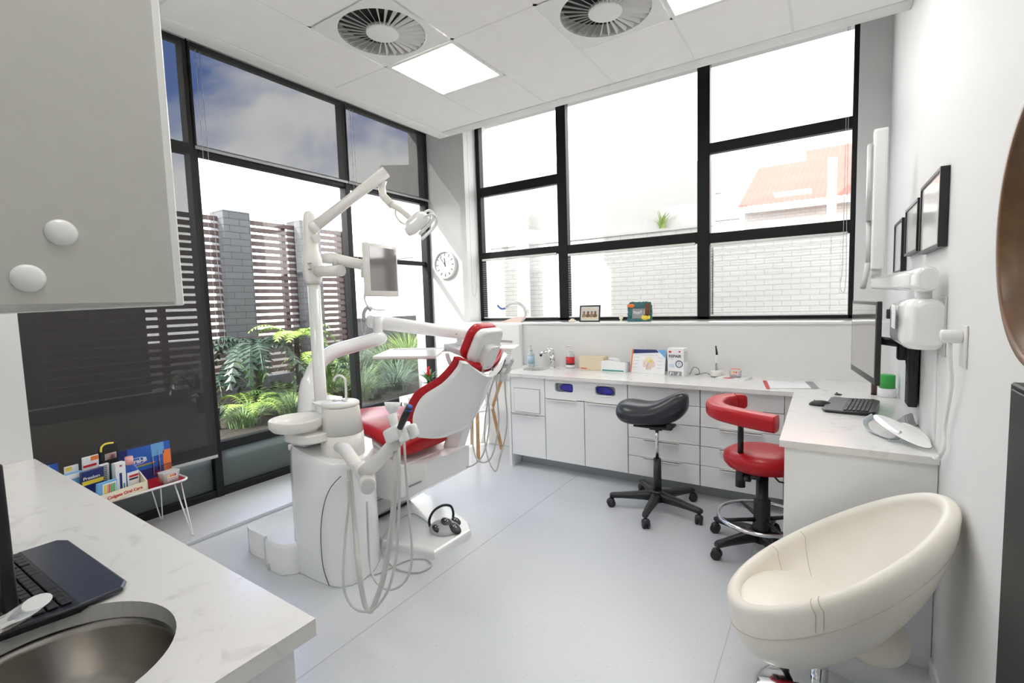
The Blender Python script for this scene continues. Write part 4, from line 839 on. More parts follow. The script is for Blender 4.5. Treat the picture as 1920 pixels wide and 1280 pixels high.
def brushbox(y, x, lab, rz=.0):
    t, T = carton('toothbrush_box', lab, 'box', y, x, .30, .07, .235, M['blue'], [('dark_lower_print',-.15,.15,.0,.075,M['navy']),('dark_side_print',-.15,-.11,.075,.235,M['navy']),('glow_print',.03,.11,.15,.235,M['sky']),('orange_print',.10,.15,.01,.175,M['orange']),
       ('green_stripe',-.13,.04,.100,.106,M['green']),('orange_stripe',-.13,.05,.107,.112,M['orange'])], rz, top=M['darkink'], group='electric toothbrush boxes on the red table')
    b = MB(); o1 = rrect(-.122,.122,-.012,.168,.022,6); b.loft([[T @ V((a,-.0368,c)) for a, c in o1],[T @ V((a,-.0360,c)) for a, c in o1]], smooth=False); b.build('badge_outline', M['paper'], t)
    b = MB(); o1 = rrect(-.119,.125,-.015,.165,.020,6); b.loft([[T @ V((a,-.0374,c)) for a, c in o1],[T @ V((a,-.0367,c)) for a, c in o1]], smooth=False); b.build('badge_field', M['blue'], t)
    word(t, T, 'Oral-B', .040, -.112, .133, .075, M['paper'], .0012)
    for px, m1, m2 in ((.035,M['paper'],M['sky']),(.075,M['paper'],M['blue'])):
        b = MB(); b.tube([T @ V((px,-.0375,.02)), T @ V((px,-.0375,.12)), T @ V((px,-.0375,.19))], [.011,.009,.003], 8, flat=(1,.12)); b.build('printed_toothbrush', m1, t)
        MB().box((px-.006,-.0385,.045),(px+.006,-.0378,.105), M=T).build('printed_grip', M['navy'], t)
    b = MB(); b.box((.045,-.0395,.020),(.082,-.0388,.030), M=T); b.box((.058,-.0395,.008),(.069,-.0388,.042), M=T); b.build('red_cross_print', M['redink'], t)
    return t
brushbox(1.350, -3.91, 'right hand blue electric toothbrush box standing on the red table', .10)
brushbox(.765, -3.96, 'left hand blue electric toothbrush box half hidden by the foreground worktop', .05)
# display tray
t = thing('display_tray', 'cream card display tray of oral care samples on the red table', 'display', (-3.72,1.0,TZ)); T = TF(1.0, -3.72, TZ, .20)
b = MB(); b.box((-.25,-.12,0),(.25,.10,.006), M=T); b.box((-.25,-.12,.0),(.25,-.114,.060), M=T); b.box((-.25,.094,0),(.25,.10,.16), M=T)
for sx in (-.25,.244): b.loft([[T @ V((xx,a,c)) for a, c in ((-.12,0),(.10,0),(.10,.16),(.06,.165),(-.06,.11),(-.12,.060))] for xx in (sx,sx+.006)], smooth=False)
b.build('card_tray', M['ivory'], t); word(t, T, 'Colgate Oral Care', .026, .02, .022, .24, M['redink'], .0006)
def TD(x, d, z=.010): # position inside the tray, returns world y, x
    p = T @ V((x, d, z)); return p.y, p.x, p.z
def item(x, d, *a, **k): y, xx, z = TD(x, d); return carton(a[0], a[1], a[2], y, xx, *a[3:], z=z, **k)
G = 'oral care samples in the cream display tray'
item(-.085,.03,'toothpaste_carton','pale blue carton with a tooth print at the left of the display tray','carton',.11,.03,.20,M['sky'],[('white_band',-.055,.055,.17,.20,M['paper']),('tooth_panel',-.03,.03,.08,.13,M['paper']),('green_print',-.055,.055,.0,.03,M['teal'])],rz=.20,tilt=.12,group=G)
tt, TT = item(.0,-.01,'blister_pack','dark blue pack with a yellow band in the display tray','packet',.115,.02,.20,M['navy'],[('yellow_band',-.055,.055,.115,.14,M['yellow'])],rz=.20,tilt=.12,group=G); word(tt, TT, 'Preeben', .026, -.05, .148, .02, M['paper'], .0004)
item(-.055,.075,'sachet_card','white card with yellow print peeping from the back of the tray','card',.07,.008,.232,M['paper'],[('yellow_print',-.03,0,.205,.228,M['yellow'])],rz=.20,tilt=.08,group=G)
item(.035,.065,'brush_card','white and orange hanging card behind the striped pack','card',.085,.01,.265,M['paper'],[('orange_print',.0,.04,.235,.262,M['orange']),('pink_print',-.04,.03,.20,.215,M['redink'])],rz=.20,tilt=.10,group=G)
tt, TT = item(.078,.015,'striped_pack','white pack with a column of black bars in the tray','packet',.05,.02,.205,M['paper'],[],rz=.20,tilt=.10,group=G)
b = MB(); [b.box((-.018,-.0112,.03+k*.0115),(.012,-.0104,.035+k*.0115), M=TT) for k in range(15)]; b.build('bar_print', M['darkink'], tt)
tt, TT = item(.03,-.09,'interdental_pack','small glossy pack showing yellow and green brushes at the front of the tray','packet',.105,.016,.125,M['sky'],[('white_window',-.025,.048,.022,.115,M['paper'])],rz=.20,tilt=.16,group=G)
for k, mm in enumerate(('yellow','yellow','orange','redink','green','green','green')): MB().box((-.018+k*.009,-.0098,.030),(-.012+k*.009,-.0090,.105), M=TT).build('printed_brush', M[mm], tt)
item(.125,-.055,'toothpaste_carton','upright white toothpaste carton with a purple stripe in the tray','carton',.058,.035,.205,M['paper'],[('purple_stripe',-.008,.006,.04,.14,M['navy']),('red_print',-.004,.008,.18,.19,M['redink']),('green_print',.012,.02,.02,.07,M['teal'])],rz=.20,tilt=.06,group=G)
y, x, z = TD(.20,-.03); t = thing('mouthwash_bottle', 'blue mouthwash bottle with a pink cap in the display tray', 'bottle', (x,y,z), 0, G); Tb = TF(y, x, z, .20, .05)
b = MB(); b.loft([[Tb @ V((a*s,c*s2,zz)) for a, c in rrect(-.046,-.028,.046,.028,.02,5)] for zz, s, s2 in ((0,.94,.94),(.006,1,1),(.12,1,1),(.15,.72,.8),(.163,.42,.6),(.175,.36,.55))]); b.build('bottle', M['sanblue'], t)
MB().lathe([(0,.166),(.024,.166),(.021,.215),(0,.215)], (0,0,0), 24, Tb).build('cap', M['pink'], t)
MB().box((-.032,-.0295,.018),(.036,-.0285,.122), M=Tb).build('label', M['paper'], t); MB().box((-.022,-.0302,.088),(.033,-.0296,.102), M=Tb).build('label_print', M['redink'], t); MB().box((-.022,-.0302,.070),(.030,-.0296,.082), M=Tb).build('label_print', M['darkink'], t)
tt, TT = item(.145,.075,'razor_blister','clear and black blister pack with a gold top behind the tray','packet',.10,.03,.30,M['blackp'],[('silver_print',-.03,.035,.21,.25,M['chrome']),('teal_tube',.0,.045,.02,.18,M['teal'])],rz=.20,tilt=.06,group=G)
MB().tube(spline([TT @ V(p) for p in ((-.05,-.016,.27),(-.045,-.016,.30),(-.02,-.016,.315),(.02,-.016,.31))],5), .006, 8).build('gold_edge', M['yellow'], tt)
def braces_box(T, t):
    b = MB(); b.loft([[T @ V((a*s,c*s,zz)) for a, c in rrect(-.042,-.028,.042,.028,.008,4)] for zz, s in ((0,.88),(.055,1.05),(.062,1.08))]); b.build('plastic_tub', M['frostbox'], t)
    MB().box((-.026,-.031,.012),(.026,-.0295,.050), M=T).build('label', M['paper'], t)
    for k, mm in enumerate(('yellow','orange','orange','redink')): MB().box((-.022+k*.011,-.0322,.035),(-.014+k*.011,-.0312,.048), M=T).build('label_print', M[mm], t)
    MB().box((-.024,-.0322,.024),(.024,-.0312,.027), M=T).build('label_print', M['redink'], t); MB().box((-.024,-.0322,.015),(.024,-.0312,.018), M=T).build('label_print', M['darkink'], t)
t = thing('plastic_tub', 'small frosted tub with a red and orange label at the end of the red table', 'tub', (-3.69,1.405,TZ)); braces_box(TF(1.405,-3.69,TZ,.15) @ Matrix.Scale(1.2,4), t)
# ================================================================== THINGS ON THE BACK COUNTER AND SILL
CZ = .9005
def bottle(name, lab, x, y, r, h, m, cap, label=None, pump=True):
    t = thing(name, lab, 'bottle', (x,y,CZ)); z = CZ
    MB().lathe([(0,z),(r*.95,z),(r,z+.006),(r,z+h*.72),(r*.8,z+h*.85),(r*.38,z+h*.92),(r*.38,z+h),(0,z+h)], (x,y,0), 28).build('bottle', m, t)
    b = MB(); b.cyl((x,y,z+h),(x,y,z+h+.018), r*.42); b.cyl((x,y,z+h+.018),(x,y,z+h+.05), .004); b.tube([(x+.008,y,z+h+.05),(x-.012,y,z+h+.052),(x-.045,y-.005,z+h+.046)], [.009,.008,.004], 8); b.build('pump', cap, t)
    if label: MB().cyl((x,y,z+h*.20),(x,y,z+h*.68), r+.0008, seg=28).build('label', label, t)
    return t
bottle('soap_bottle', 'clear hand gel bottle with pump left of the chrome tap', -2.545, 4.27, .036, .16, M['soap'], M['frostbox'], mat('pale_blue_gel', (.45,.66,.78), .2))
tt = bottle('soap_bottle', 'pump bottle with a red label right of the chrome tap', -2.115, 4.30, .042, .165, M['soap'], M['offwhite'], M['redink'])
MB().cyl((-2.115,4.30,CZ+.008),(-2.115,4.30,CZ+.032), .0432, seg=28).build('label_foot', M['paper'], tt); MB().cyl((-2.115,4.30,CZ+.035),(-2.115,4.30,CZ+.050), .0432, seg=28).build('label_band', M['darkink'], tt)
def cbox(name, lab, cat, x, y, w, d, h, m, rz=0, prints=(), z=CZ):
    T = Matrix.Translation((x,y,z)) @ Matrix.Rotation(rz,4,'Z'); t = thing(name, lab, cat, (x,y,z))
    MB().box((-w/2,-d/2,0),(w/2,d/2,h), .0015, M=T, seg=1).build('carton', m, t)
    for nm, x0, x1, z0, z1, mm in prints: MB().box((x0,-d/2-.0008,z0),(x1,-d/2,z1), M=T).build(nm, mm, t)
    return t, T
cbox('glove_box', 'pale wood coloured box with small red print on the back counter', 'box', -1.865, 4.29, .25, .11, .125, M['beige'], -.02, [('red_print',-.11,-.045,.010,.018,M['redink'])])
t, T = cbox('tissue_box', 'white tissue box with a teal stripe and a tissue pulled out', 'box', -1.625, 4.235, .235, .115, .093, M['paper'], -.05, [('teal_stripe',-.105,.105,.008,.020,M['teal'])])
b = MB(); b.grid(lambda u, v: T @ V((-.09+.17*u+.01*sin(9*v), .02*sin(7*u+2*v)-.01, .093+.045*v*(sin(pi*min(1,u*1.25)) if u < .8 else 0)+.006*sin(11*u)*v)), 16, 8); b.build('tissue', M['paper'], t)
MB().box((.045,-.02,.093),(.117,.02,.0945), M=T).build('grey_print', M['grey'], t)
# flip chart with tooth picture
t = thing('desk_chart', 'spiral bound dental flip chart with a tooth drawing and an orange edge', 'chart', (-1.33,4.24,CZ)); T = Matrix.Translation((-1.325,4.215,CZ)) @ Matrix.Rotation(-.06,4,'Z') @ Matrix.Rotation(-.22,4,'X')
MB().box((-.155,0,0),(.155,.004,.212), M=T).build('page', M['paper'], t); MB().loft([[T @ V(p) for p in ((-.155,.004,.21),(-.155,.11,.035),(-.155,.108,.035),(-.155,.004,.206))],[T @ V(p) for p in ((.155,.004,.21),(.155,.11,.035),(.155,.108,.035),(.155,.004,.206))]], smooth=False).build('rear_board', M['grey'], t)
MB().loft([[T @ V((a,yy,c)) for a, c in ((-.155,0),(-.148,0),(-.140,.212),(-.155,.212))] for yy in (-.0015,-.0003)], smooth=False).build('orange_edge', M['orange'], t)
MB().loft([[T @ V((a,yy,c)) for a, c in ((-.141,.172),(.095,.188),(.07,.211),(-.140,.211))] for yy in (-.0012,-.0002)], smooth=False).build('navy_header', M['navy'], t)
MB().loft([[T @ V((a,yy,c)) for a, c in ((.10,.190),(.154,.14),(.154,.211),(.075,.211))] for yy in (-.0012,-.0002)], smooth=False).build('sky_corner', M['sky'], t)
b = MB()
for s in (-1,1): b.tube([T @ V((.01+s*.012,-.003,.10)), T @ V((.01+s*.026,-.003,.07)), T @ V((.01+s*.016,-.003,.03))], [.014,.011,.003], 8, flat=(1,.15))
b.sph(T @ V((.01,-.003,.122)), (.036,.003,.028)); b.build('tooth_drawing', M['ivory'], t)
b = MB()
for s in (-1,1): b.sph(T @ V((.01+s*.040,-.002,.072)), (.014,.002,.044))
b.sph(T @ V((.01,-.0015,.05)), (.026,.0015,.026)); b.build('gum_drawing', M['flesh'], t); MB().sph(T @ V((.025,-.006,.105)), (.012,.0015,.016)).build('nerve_drawing', M['yellow'], t)
b = MB(); [b.box((-.13 if k < 4 else .085,-.001,.05+.03*(k%4)),(-.085 if k < 4 else .13,-.0002,.052+.03*(k%4)), M=T) for k in range(8)]; b.box((-.12,-.001,.162),(.09,-.0002,.1635), M=T); b.build('caption_lines', M['grey'], t)
b = MB(); [b.tube([T @ V((-.02+k*.011,-.003,.205)), T @ V((-.02+k*.011,0,.216)), T @ V((-.02+k*.011,.008,.212))], .0014, 5) for k in range(9)]; b.build('spiral', M['blackp'], t)
# REPAIR box
t, T = cbox('toothpaste_box', 'tall white carton printed REPAIR with sample tubes in its front slot', 'box', -1.055, 4.19, .135, .10, .235, M['paper'], -.10, [('slot',-.060,.052,.006,.042,M['grey']),('red_logo',-.058,-.035,.198,.212,M['redink']),('red_dot',.028,.042,.202,.214,M['redink'])])
lettering('REPAIR', .034, T @ Matrix.Translation((-.058,-.0512,.158)) @ Matrix.Rotation(pi/2,4,'X'), M['darkink'], t, bold=.0006)
b = MB(); b.lathe([(.024,0),(.031,0),(.031,.0012),(.024,.0012)], (0,0,0), 28, T @ Matrix.Translation((.030,-.0502,.105)) @ Matrix.Rotation(pi/2,4,'X')); b.build('ring_print', M['navy'], t)
b = MB(); b.sph(T @ V((.030,-.0510,.116)), (.014,.001,.011)); [b.sph(T @ V((.030+s*.007,-.0510,.098)), (.005,.001,.014)) for s in (-1,1)]; b.build('tooth_print', M['lgrey'], t)
b = MB(); [b.box((-.055,-.0508,.075+.008*k),(-.01,-.05,.0775+.008*k), M=T) for k in range(4)]; b.box((-.055,-.0508,.145),(-.015,-.05,.1475), M=T); b.build('small_print', M['sky'], t)
for k, (dx, a) in enumerate(((-.042,.2),(-.012,-.3),(.022,.25))):
    p = T @ V((dx,-.056,.024)); q = T @ V((dx+.022*sin(a),-.054,.024+.016)); MB().cyl(T @ V((dx,-.058,.010)), T @ V((dx+.012*a*3,-.056,.036)), .0085, .004, seg=10).build('sample_tube', M['paper'] if k != 1 else M['lgrey'], t)
b = MB(); b.box((.0676,-.045,.12),(.0684,.045,.21), M=T); b.build('side_print', M['lgrey'], t)
b = MB(); b.tube(spline([(-.97,4.25,.906),(-.95,4.30,.960),(-.91,4.30,.950),(-.90,4.28,.910),(-.93,4.27,.904),(-.88,4.29,.912),(-.85,4.30,.918),(-.81,4.29,.905)],6), .0022, 6); tag(b.build('charger_cable', M['blackr']), 'thin dark cable looping between the REPAIR carton and the curing light', 'cable')
# curing light on its charger
t = thing('curing_light', 'white cordless curing light standing in a round charging base', 'dental tool', (-.76,4.27,CZ)); c0 = V((-.755,4.25,CZ))
MB().lathe([(0,.006),(.050,.006),(.052,.010),(.051,.045),(.046,.052),(.018,.054),(0,.054)], c0, 36).build('charging_base', M['offwhite'], t); MB().lathe([(0,0),(.046,0),(.046,.006),(0,.006)], c0, 36).build('base_foot', M['blackp'], t)
MB().lathe([(0,.05),(.012,.05),(.0145,.10),(.014,.155),(.010,.18),(0,.18)], c0, 24).build('handle', M['wplastic'], t)
MB().tube([c0+V(p) for p in ((0,0,.175),(-.002,0,.21),(-.007,0,.240),(-.006,-.006,.252))], [.010,.008,.005,.006], 10).build('dark_tip', M['blackp'], t); MB().box((c0.x-.008,c0.y-.0165,c0.z+.052),(c0.x+.006,c0.y-.010,c0.z+.115), .001).build('grip', M['grey'], t)
# booklets + tub
t = thing('booklet', 'white booklet with a red picture under the small pink tub on the back counter', 'booklet', (-.55,4.16,CZ)); q = [V((-.74,4.10,.9)), V((-.53,4.08,.9)), V((-.49,4.23,.9)), V((-.69,4.25,.9))]
b = MB(); b.loft([[V((p.x,p.y,CZ)) for p in q],[V((p.x,p.y,CZ+.014)) for p in q]], smooth=False); b.build('pages', M['paper'], t)
mq = (q[0]+q[1]+q[2]+q[3])/4; MB().sph((mq.x-.03,mq.y-.05,CZ+.0142), (.045,.028,.0012)).build('red_picture', M['redink'], t)
t = thing('plastic_tub', 'small clear tub with pink tips on the white booklet', 'tub', (mq.x,mq.y,CZ+.0148)); T = Matrix.Translation((mq.x+.01,mq.y+.01,CZ+.0152)) @ Matrix.Rotation(-.1,4,'Z'); braces_box(T, t)
b = MB(); [b.cyl(T @ V((-.03+.012*k,0,.05)), T @ V((-.03+.012*k,0,.068)), .005, seg=8) for k in range(6)]; b.build('pink_tips', M['orange'], t)
# sill
SZ = 1.3455
t = thing('photo_frame', 'black photo frame with a group picture standing on the window sill', 'photo frame', (-1.98,4.5,SZ)); T = Matrix.Translation((-1.995,4.50,SZ)) @ Matrix.Rotation(-.03,4,'Z') @ Matrix.Rotation(-.14,4,'X'); W_, H_ = .222, .165
b = MB()
for a, c in (((-W_/2,0,0),(W_/2,.015,.012)),((-W_/2,0,H_-.012),(W_/2,.015,H_)),((-W_/2,0,.012),(-W_/2+.012,.015,H_-.012)),((W_/2-.012,0,.012),(W_/2,.015,H_-.012))): b.box(a, c, .001, M=T, seg=1)
b.build('frame', M['blackp'], t); MB().box((-W_/2+.012,.006,.012),(W_/2-.012,.010,H_-.012), M=T).build('mount', M['print'], t); MB().box((-.085,.004,.024),(.085,.006,.135), M=T).build('photo', M['beige'], t)
MB().box((-.085,.0034,.100),(.085,.004,.122), M=T).build('photo_sky', M['lgrey'], t)
for k, xx in enumerate((-.062,-.018,.022,.060)):
    b = MB(); b.sph(T @ V((xx,.0035,.092)), (.013,.0015,.016), seg=12, n=8); b.sph(T @ V((xx,.0036,.055)), (.022,.0012,.030), seg=12, n=8); b.build('photo_person', M['skin'] if k % 2 else mat('photo_tone', (.30,.21,.16), .5), t)
b = MB(); b.box((-2.235,4.52,SZ),(-2.165,4.56,SZ+.018), .006); b.sph((-2.20,4.54,SZ+.022), (.022,.018,.010)); tag(b.build('yellow_ornament', M['ivory']), 'small pale yellow ornament left of the black photo frame on the sill', 'ornament')
t = thing('tooth_ornament', 'tiny pale tooth shaped ornament between the two photo frames on the sill', 'ornament', (-1.685,4.56,SZ))
b = MB(); b.lathe([(0,0),(.016,0),(.014,.006),(0,.008)], (-1.685,4.56,SZ), 16); b.sph((-1.685,4.56,SZ+.034), (.020,.016,.016)); b.cyl((-1.697,4.56,SZ+.05),(-1.70,4.56,SZ+.064), .006, .003, 8); b.cyl((-1.673,4.56,SZ+.05),(-1.670,4.56,SZ+.064), .006, .003, 8); b.cyl((-1.685,4.56,SZ+.006),(-1.685,4.56,SZ+.025), .009, seg=10); b.build('tooth', M['ivory'], t)
t = thing('photo_frame', 'colourful teal frame with a clown fish and coral relief on the window sill', 'photo frame', (-1.49,4.5,SZ)); T = Matrix.Translation((-1.49,4.50,SZ)) @ Matrix.Rotation(-.12,4,'X')
b = MB()
for a, c in (((-.11,0,0),(.11,.022,.030)),((-.105,0,.125),(.11,.022,.175)),((-.11,0,.03),(-.070,.022,.125)),((.060,0,.03),(.11,.022,.125))): b.box(a, c, .006, M=T)
for k in range(16): b.sph(T @ V((-.09+.0125*k, .011, .172+.008*RND.random())), .012, seg=8, n=6)
for k in range(8): b.sph(T @ V((-.105+.006*RND.random(), .011, .02+.018*k)), .014, seg=8, n=6); b.sph(T @ V((.108+.006*RND.random(), .011, .02+.018*k)), .012, seg=8, n=6)
b.build('relief_frame', M['cfr'], t); MB().box((-.072,.008,.028),(.062,.012,.128), M=T).build('picture', M['grey'], t)
b = MB()
for k in range(7): b.sph(T @ V((-.05+.017*k, .006, .05+.06*RND.random())), (.010,.002,.016), seg=8, n=6)
b.build('picture_figures', M['lgrey'], t)
b = MB(); b.sph(T @ V((-.072,-.006,.148)), (.030,.012,.020)); b.sph(T @ V((-.105,-.006,.150)), (.012,.006,.014)); b.build('orange_fish', M['orange'], t)
b = MB(); b.sph(T @ V((.060,-.006,.035)), (.034,.012,.022)); b.sph(T @ V((.098,-.006,.038)), (.013,.006,.018)); b.build('yellow_fish', M['yellow'], t)
b = MB(); [b.tube([T @ V((.062+.012*k,-.003,.06)), T @ V((.066+.012*k,-.006,.11)), T @ V((.064+.012*k,-.003,.165))], .006, 6) for k in range(4)]; b.build('coral_relief', mat('coral_brown', (.22,.09,.05), .6), t)
# plastic wrapped hose end standing on the low wall
t = thing('wrapped_hose', 'curved white hose with a blue tip wrapped in clear plastic on the low wall', 'hose', (-2.92,4.52,SZ))
pts = spline([(-2.81, 4.5, 1.349),(-2.74, 4.5, 1.412),(-2.751, 4.5, 1.499),(-2.838, 4.5, 1.553),(-2.942, 4.5, 1.543),(-2.993, 4.5, 1.503)],6); pts[0] = V((pts[0].x,4.5,SZ+.02))
MB().tube(pts, [.016]*len(pts), 10).build('hose', M['wplastic'], t); MB().tube(spline([(-2.979, 4.5, 1.509),(-3.037, 4.5, 1.492),(-3.079, 4.5, 1.511),(-3.1, 4.5, 1.535)],4), .011, 8).build('blue_tip', M['blue'], t)
b = MB(); b.grid(lambda u, v: pts[int(u*(len(pts)-1))]+V(((.028+.012*sin(9*u*pi))*cos(2*pi*v),.03*sin(2*pi*v),(.022+.012*cos(13*u))*cos(2*pi*v))), 22, 14); b.grid(lambda u, v: V((-2.994, 4.5, 1.497))+V((-.10*u+.01*sin(8*v), .02*sin(6*v), -.05*u*(1+v)+.03*v)), 6, 6); b.build('plastic_wrap', M['clear'], t)
MB().loft([[V((-3.051, 4.45, 1.346))+V((0,yy,0)), V((-2.779, 4.45, 1.345))+V((0,yy,0)), V((-2.71, 4.45, 1.414))+V((0,yy,0)), V((-2.881, 4.45, 1.392))+V((0,yy,0))] for yy in (0,.02)], smooth=False).build('red_print_bag', M['flesh'], t)
# ================================================================== DENTAL UNIT (spittoon column)
t = thing('dental_unit', 'white treatment unit column with a spittoon bowl and a tall lamp post', 'dental unit', (-2.4,1.8,0))
def outl(r):  # rounded plan of the column
    return r
body = [(-2.66,2.05),(-2.665,1.90),(-2.66,1.66),(-2.645,1.625),(-2.60,1.61),(-2.45,1.605),(-2.33,1.612),(-2.26,1.63),(-2.215,1.68),(-2.20,1.76),(-2.225,1.86),(-2.29,1.96),(-2.40,2.05)]
b = MB(); rings = []
for z, k in ((0,.985),(.012,1.0),(.25,1.0),(.60,.985),(.72,.975),(.752,.96),(.765,.93)):
    rings.append([V((-2.40+(x+2.40)*k, 1.83+(y-1.83)*k, z-.16*max(0,x+2.62)*(z/.765)**6)) for x, y in body])
b.loft(rings, smooth=True); b.build('column', M['wenamel'], t)
b = MB(); b.loft([[V((x,y,z)) for x, y in ((-3.145,2.02),(-3.155,1.66),(-3.135,1.605),(-3.08,1.59),(-2.86,1.59),(-2.86,2.02))] for z in (0,.005,.15,.165)]); o = b.build('base_box', M['wenamel'], t)
b = MB(); b.loft([[V((-2.72+(x+2.72)*k,1.8+(y-1.8)*k,z)) for x, y in ((-2.875,2.0),(-2.89,1.62),(-2.865,1.56),(-2.80,1.535),(-2.66,1.54),(-2.60,1.60),(-2.60,2.0))] for z, k in ((0,1),(.01,1.005),(.16,1),(.178,.985),(.185,.94))]); b.build('base_step', M['wenamel'], t)
b = MB(); b.loft([[V((x,1.545+dy,z)) for x, z in ((-2.80,.002),(-2.765,.002),(-2.768,.03),(-2.782,.05),(-2.795,.035))] for dy in (-.012,.02)], smooth=False); b.build('hose_port', M['greyplastic'], t)
sp_ = spline([(-2.187, 1.635, 0.655),(-2.258, 1.615, 0.581),(-2.315, 1.605, 0.467),(-2.347, 1.6, 0.309),(-2.346, 1.6, 0.123),(-2.3, 1.6, 0.019)],8)
MB().tube([p+V((0,-.002,0)) for p in sp_], .0022, 6).build('door_seam', M['darkink'], t)
b = MB()
def door(u, v):  # bowed service door right of the seam
    a = sp_[int(u*(len(sp_)-1))]; z = a.z; x = a.x+(.01+v*(.19 if z < .55 else .12)); 
    th = max(0, min(1, (x+2.33)/.13)); y = 1.615+.11*th**2.4
    return V((min(x,-2.205), y-.012, max(.012, z)))
b.grid(door, 40, 14); b.build('service_door', M['wplastic'], t)
b = MB(); b.loft([[V((x,y,z)) for x, y in ((-2.655,1.98),(-2.66,1.68),(-2.63,1.635),(-2.52,1.65),(-2.50,1.98))] for z in (.765,.776)], smooth=False); b.build('top_inset', M['lgrey'], t)
tc_ = (-2.375,1.80)
MB().lathe([(0,.66),(.124,.66),(.120,.835),(0,.835)], (*tc_,0), 48).build('tower_foot', M['offwhite'], t)
MB().lathe([(0,.838),(.119,.838),(.104,.985),(.100,.992),(0,.992)], (*tc_,0), 48).build('tower', M['offwhite'], t)
b = MB(); b.lathe([(0,.994),(.104,.994),(.106,1.000),(.104,1.012),(.090,1.019),(0,1.021)], (*tc_,0), 48); b.loft([[V((x,y,z)) for x, y in ((-2.40,1.70),(-2.50,1.715),(-2.545,1.73),(-2.545,1.78),(-2.40,1.88))] for z in (.996,1.010)], smooth=False); b.build('tower_lid', M['offwhite'], t)
b = MB()
for k in range(3): a = k*2.1; b.tube([V((*tc_,1.024)), V((tc_[0]+.045*cos(a), tc_[1]+.045*sin(a), 1.023))], .006, 6)
b.build('lid_spokes', M['chrome'], t)
MB().tube(spline([V((-2.325,1.80,1.01)), V((-2.320,1.80,1.13)), V((-2.328,1.795,1.160)), V((-2.350,1.785,1.172)), V((-2.372,1.775,1.163)), V((-2.385,1.770,1.140))],6), .0065, 12).build('water_spout', M['wenamel'], t)
bc_ = (-2.53,1.615)
MB().lathe([(0,.868),(.05,.868),(.128,.880),(.146,.900),(.148,.935),(.144,.943),(.136,.942),(.128,.925),(.10,.900),(.05,.889),(0,.886)], (*bc_,0), 56).build('spittoon_bowl', M['offwhite'], t)
b = MB(); b.loft([[V((x,y,z)) for x, y in rrect(-2.64,1.56,-2.36,1.80,.09,6)] for z in (.812,.820,.850,.862)]); b.cyl((bc_[0]+.02,bc_[1]+.03,.845),(bc_[0]+.02,bc_[1]+.03,.875), .085); b.build('bowl_support', M['offwhite'], t)
# water bottle hanging beside the column
b = MB(); b.lathe([(0,.34),(.030,.345),(.040,.38),(.040,.60),(.026,.66),(.016,.69),(.016,.72),(0,.72)], (-2.725,1.72,0), 24); b.build('water_bottle', M['clear'], t)
MB().lathe([(0,.345),(.036,.36),(.036,.43),(0,.43)], (-2.725,1.72,0), 20).build('blue_bottle_label', M['sanblue'], t); MB().box((-2.76,1.69,.70),(-2.64,1.75,.735), .006).build('bottle_holder', M['wplastic'], t)
# post
po = (-2.70,1.90)
b = MB(); b.cyl((*po,.02),(*po,1.74), .0375, seg=28); b.build('post', M['wplastic'], t)
b = MB(); b.box((-2.74,1.86,.0),(-2.6,2.05,.20), .02); b.build('post_foot', M['wenamel'], t)
b = MB(); b.lathe([(0,1.712),(.046,1.712),(.050,1.735),(.058,1.78),(.058,1.85),(.050,1.90),(.042,1.925),(.041,2.00),(.040,2.10),(.036,2.135),(.024,2.157),(0,2.165)], (*po,0), 36); b.build('post_head', M['offwhite'], t)
b = MB(); [b.box((-2.665,1.842,z),(-2.640,1.852,z+.008)) for z in (1.795,1.83)]; b.build('vent_slots', M['grey'], t)
# curved lower arm
b = MB(); b.tube(spline([(-2.966, 2, 0.854),(-2.99, 2.02, 1.023),(-2.992, 2.08, 1.145),(-2.953, 2.18, 1.241),(-2.906, 2.34, 1.281),(-2.812, 2.48, 1.318),(-2.809, 2.52, 1.331)],7), [.085-.003*i if i < 10 else .052 for i in range(43)], 20); b.build('curved_arm', M['wenamel'], t)
b = MB(); b.loft([[V((x,y,z)) for x, y in rrect(-2.98,1.98,-2.76,2.14,.06,5)] for z in (0,.6,.95)]); b.build('arm_pillar', M['wenamel'], t)

# ---- operating lamp
t = thing('operating_lamp', 'white operating lamp on a long rising arm above the treatment chair', 'lamp', (*po,2.05))
a0, a1 = V((-2.654, 1.9, 2.061)), V((-2.327, 2.2, 2.397))
MB().tube([a0, a0*.5+a1*.5, a1], [.034,.031,.036], 20).build('spring_arm', M['offwhite'], t)
b = MB(); b.cyl(a0+V((-.03,0,-.06)), a0+V((.02,0,-.075)), .026); b.sph(a0, .038); b.build('arm_joint', M['offwhite'], t)
MB().tube([(-2.359, 2.2, 2.35),(-2.372, 2.2, 2.312),(-2.366, 2.2, 2.256),(-2.3, 2.21, 2.192)], [.026,.023,.025,.024], 14).build('elbow', M['offwhite'], t)
MB().tube(spline([(-2.3, 2.21, 2.192),(-2.242, 2.22, 2.16),(-2.172, 2.22, 2.109),(-2.113, 2.22, 2.06)],5), .020, 12).build('yoke', M['offwhite'], t)
MB().tube(spline([(-2.269, 2.21, 2.162),(-2.272, 2.21, 2.126),(-2.229, 2.21, 2.076),(-2.175, 2.21, 2.06),(-2.147, 2.21, 2.076)],5), .0055, 8).build('yoke', M['offwhite'], t)
ch_ = V((-2.113, 2.22, 2.064)); rt = V((.84,.54,0)); up = V((0,0,1)); cm_ = V((.67,-.74,0))
Mx = frame3(ch_, rt*.78+up*.62, rt*(-.60)+up*.72+cm_*.45)
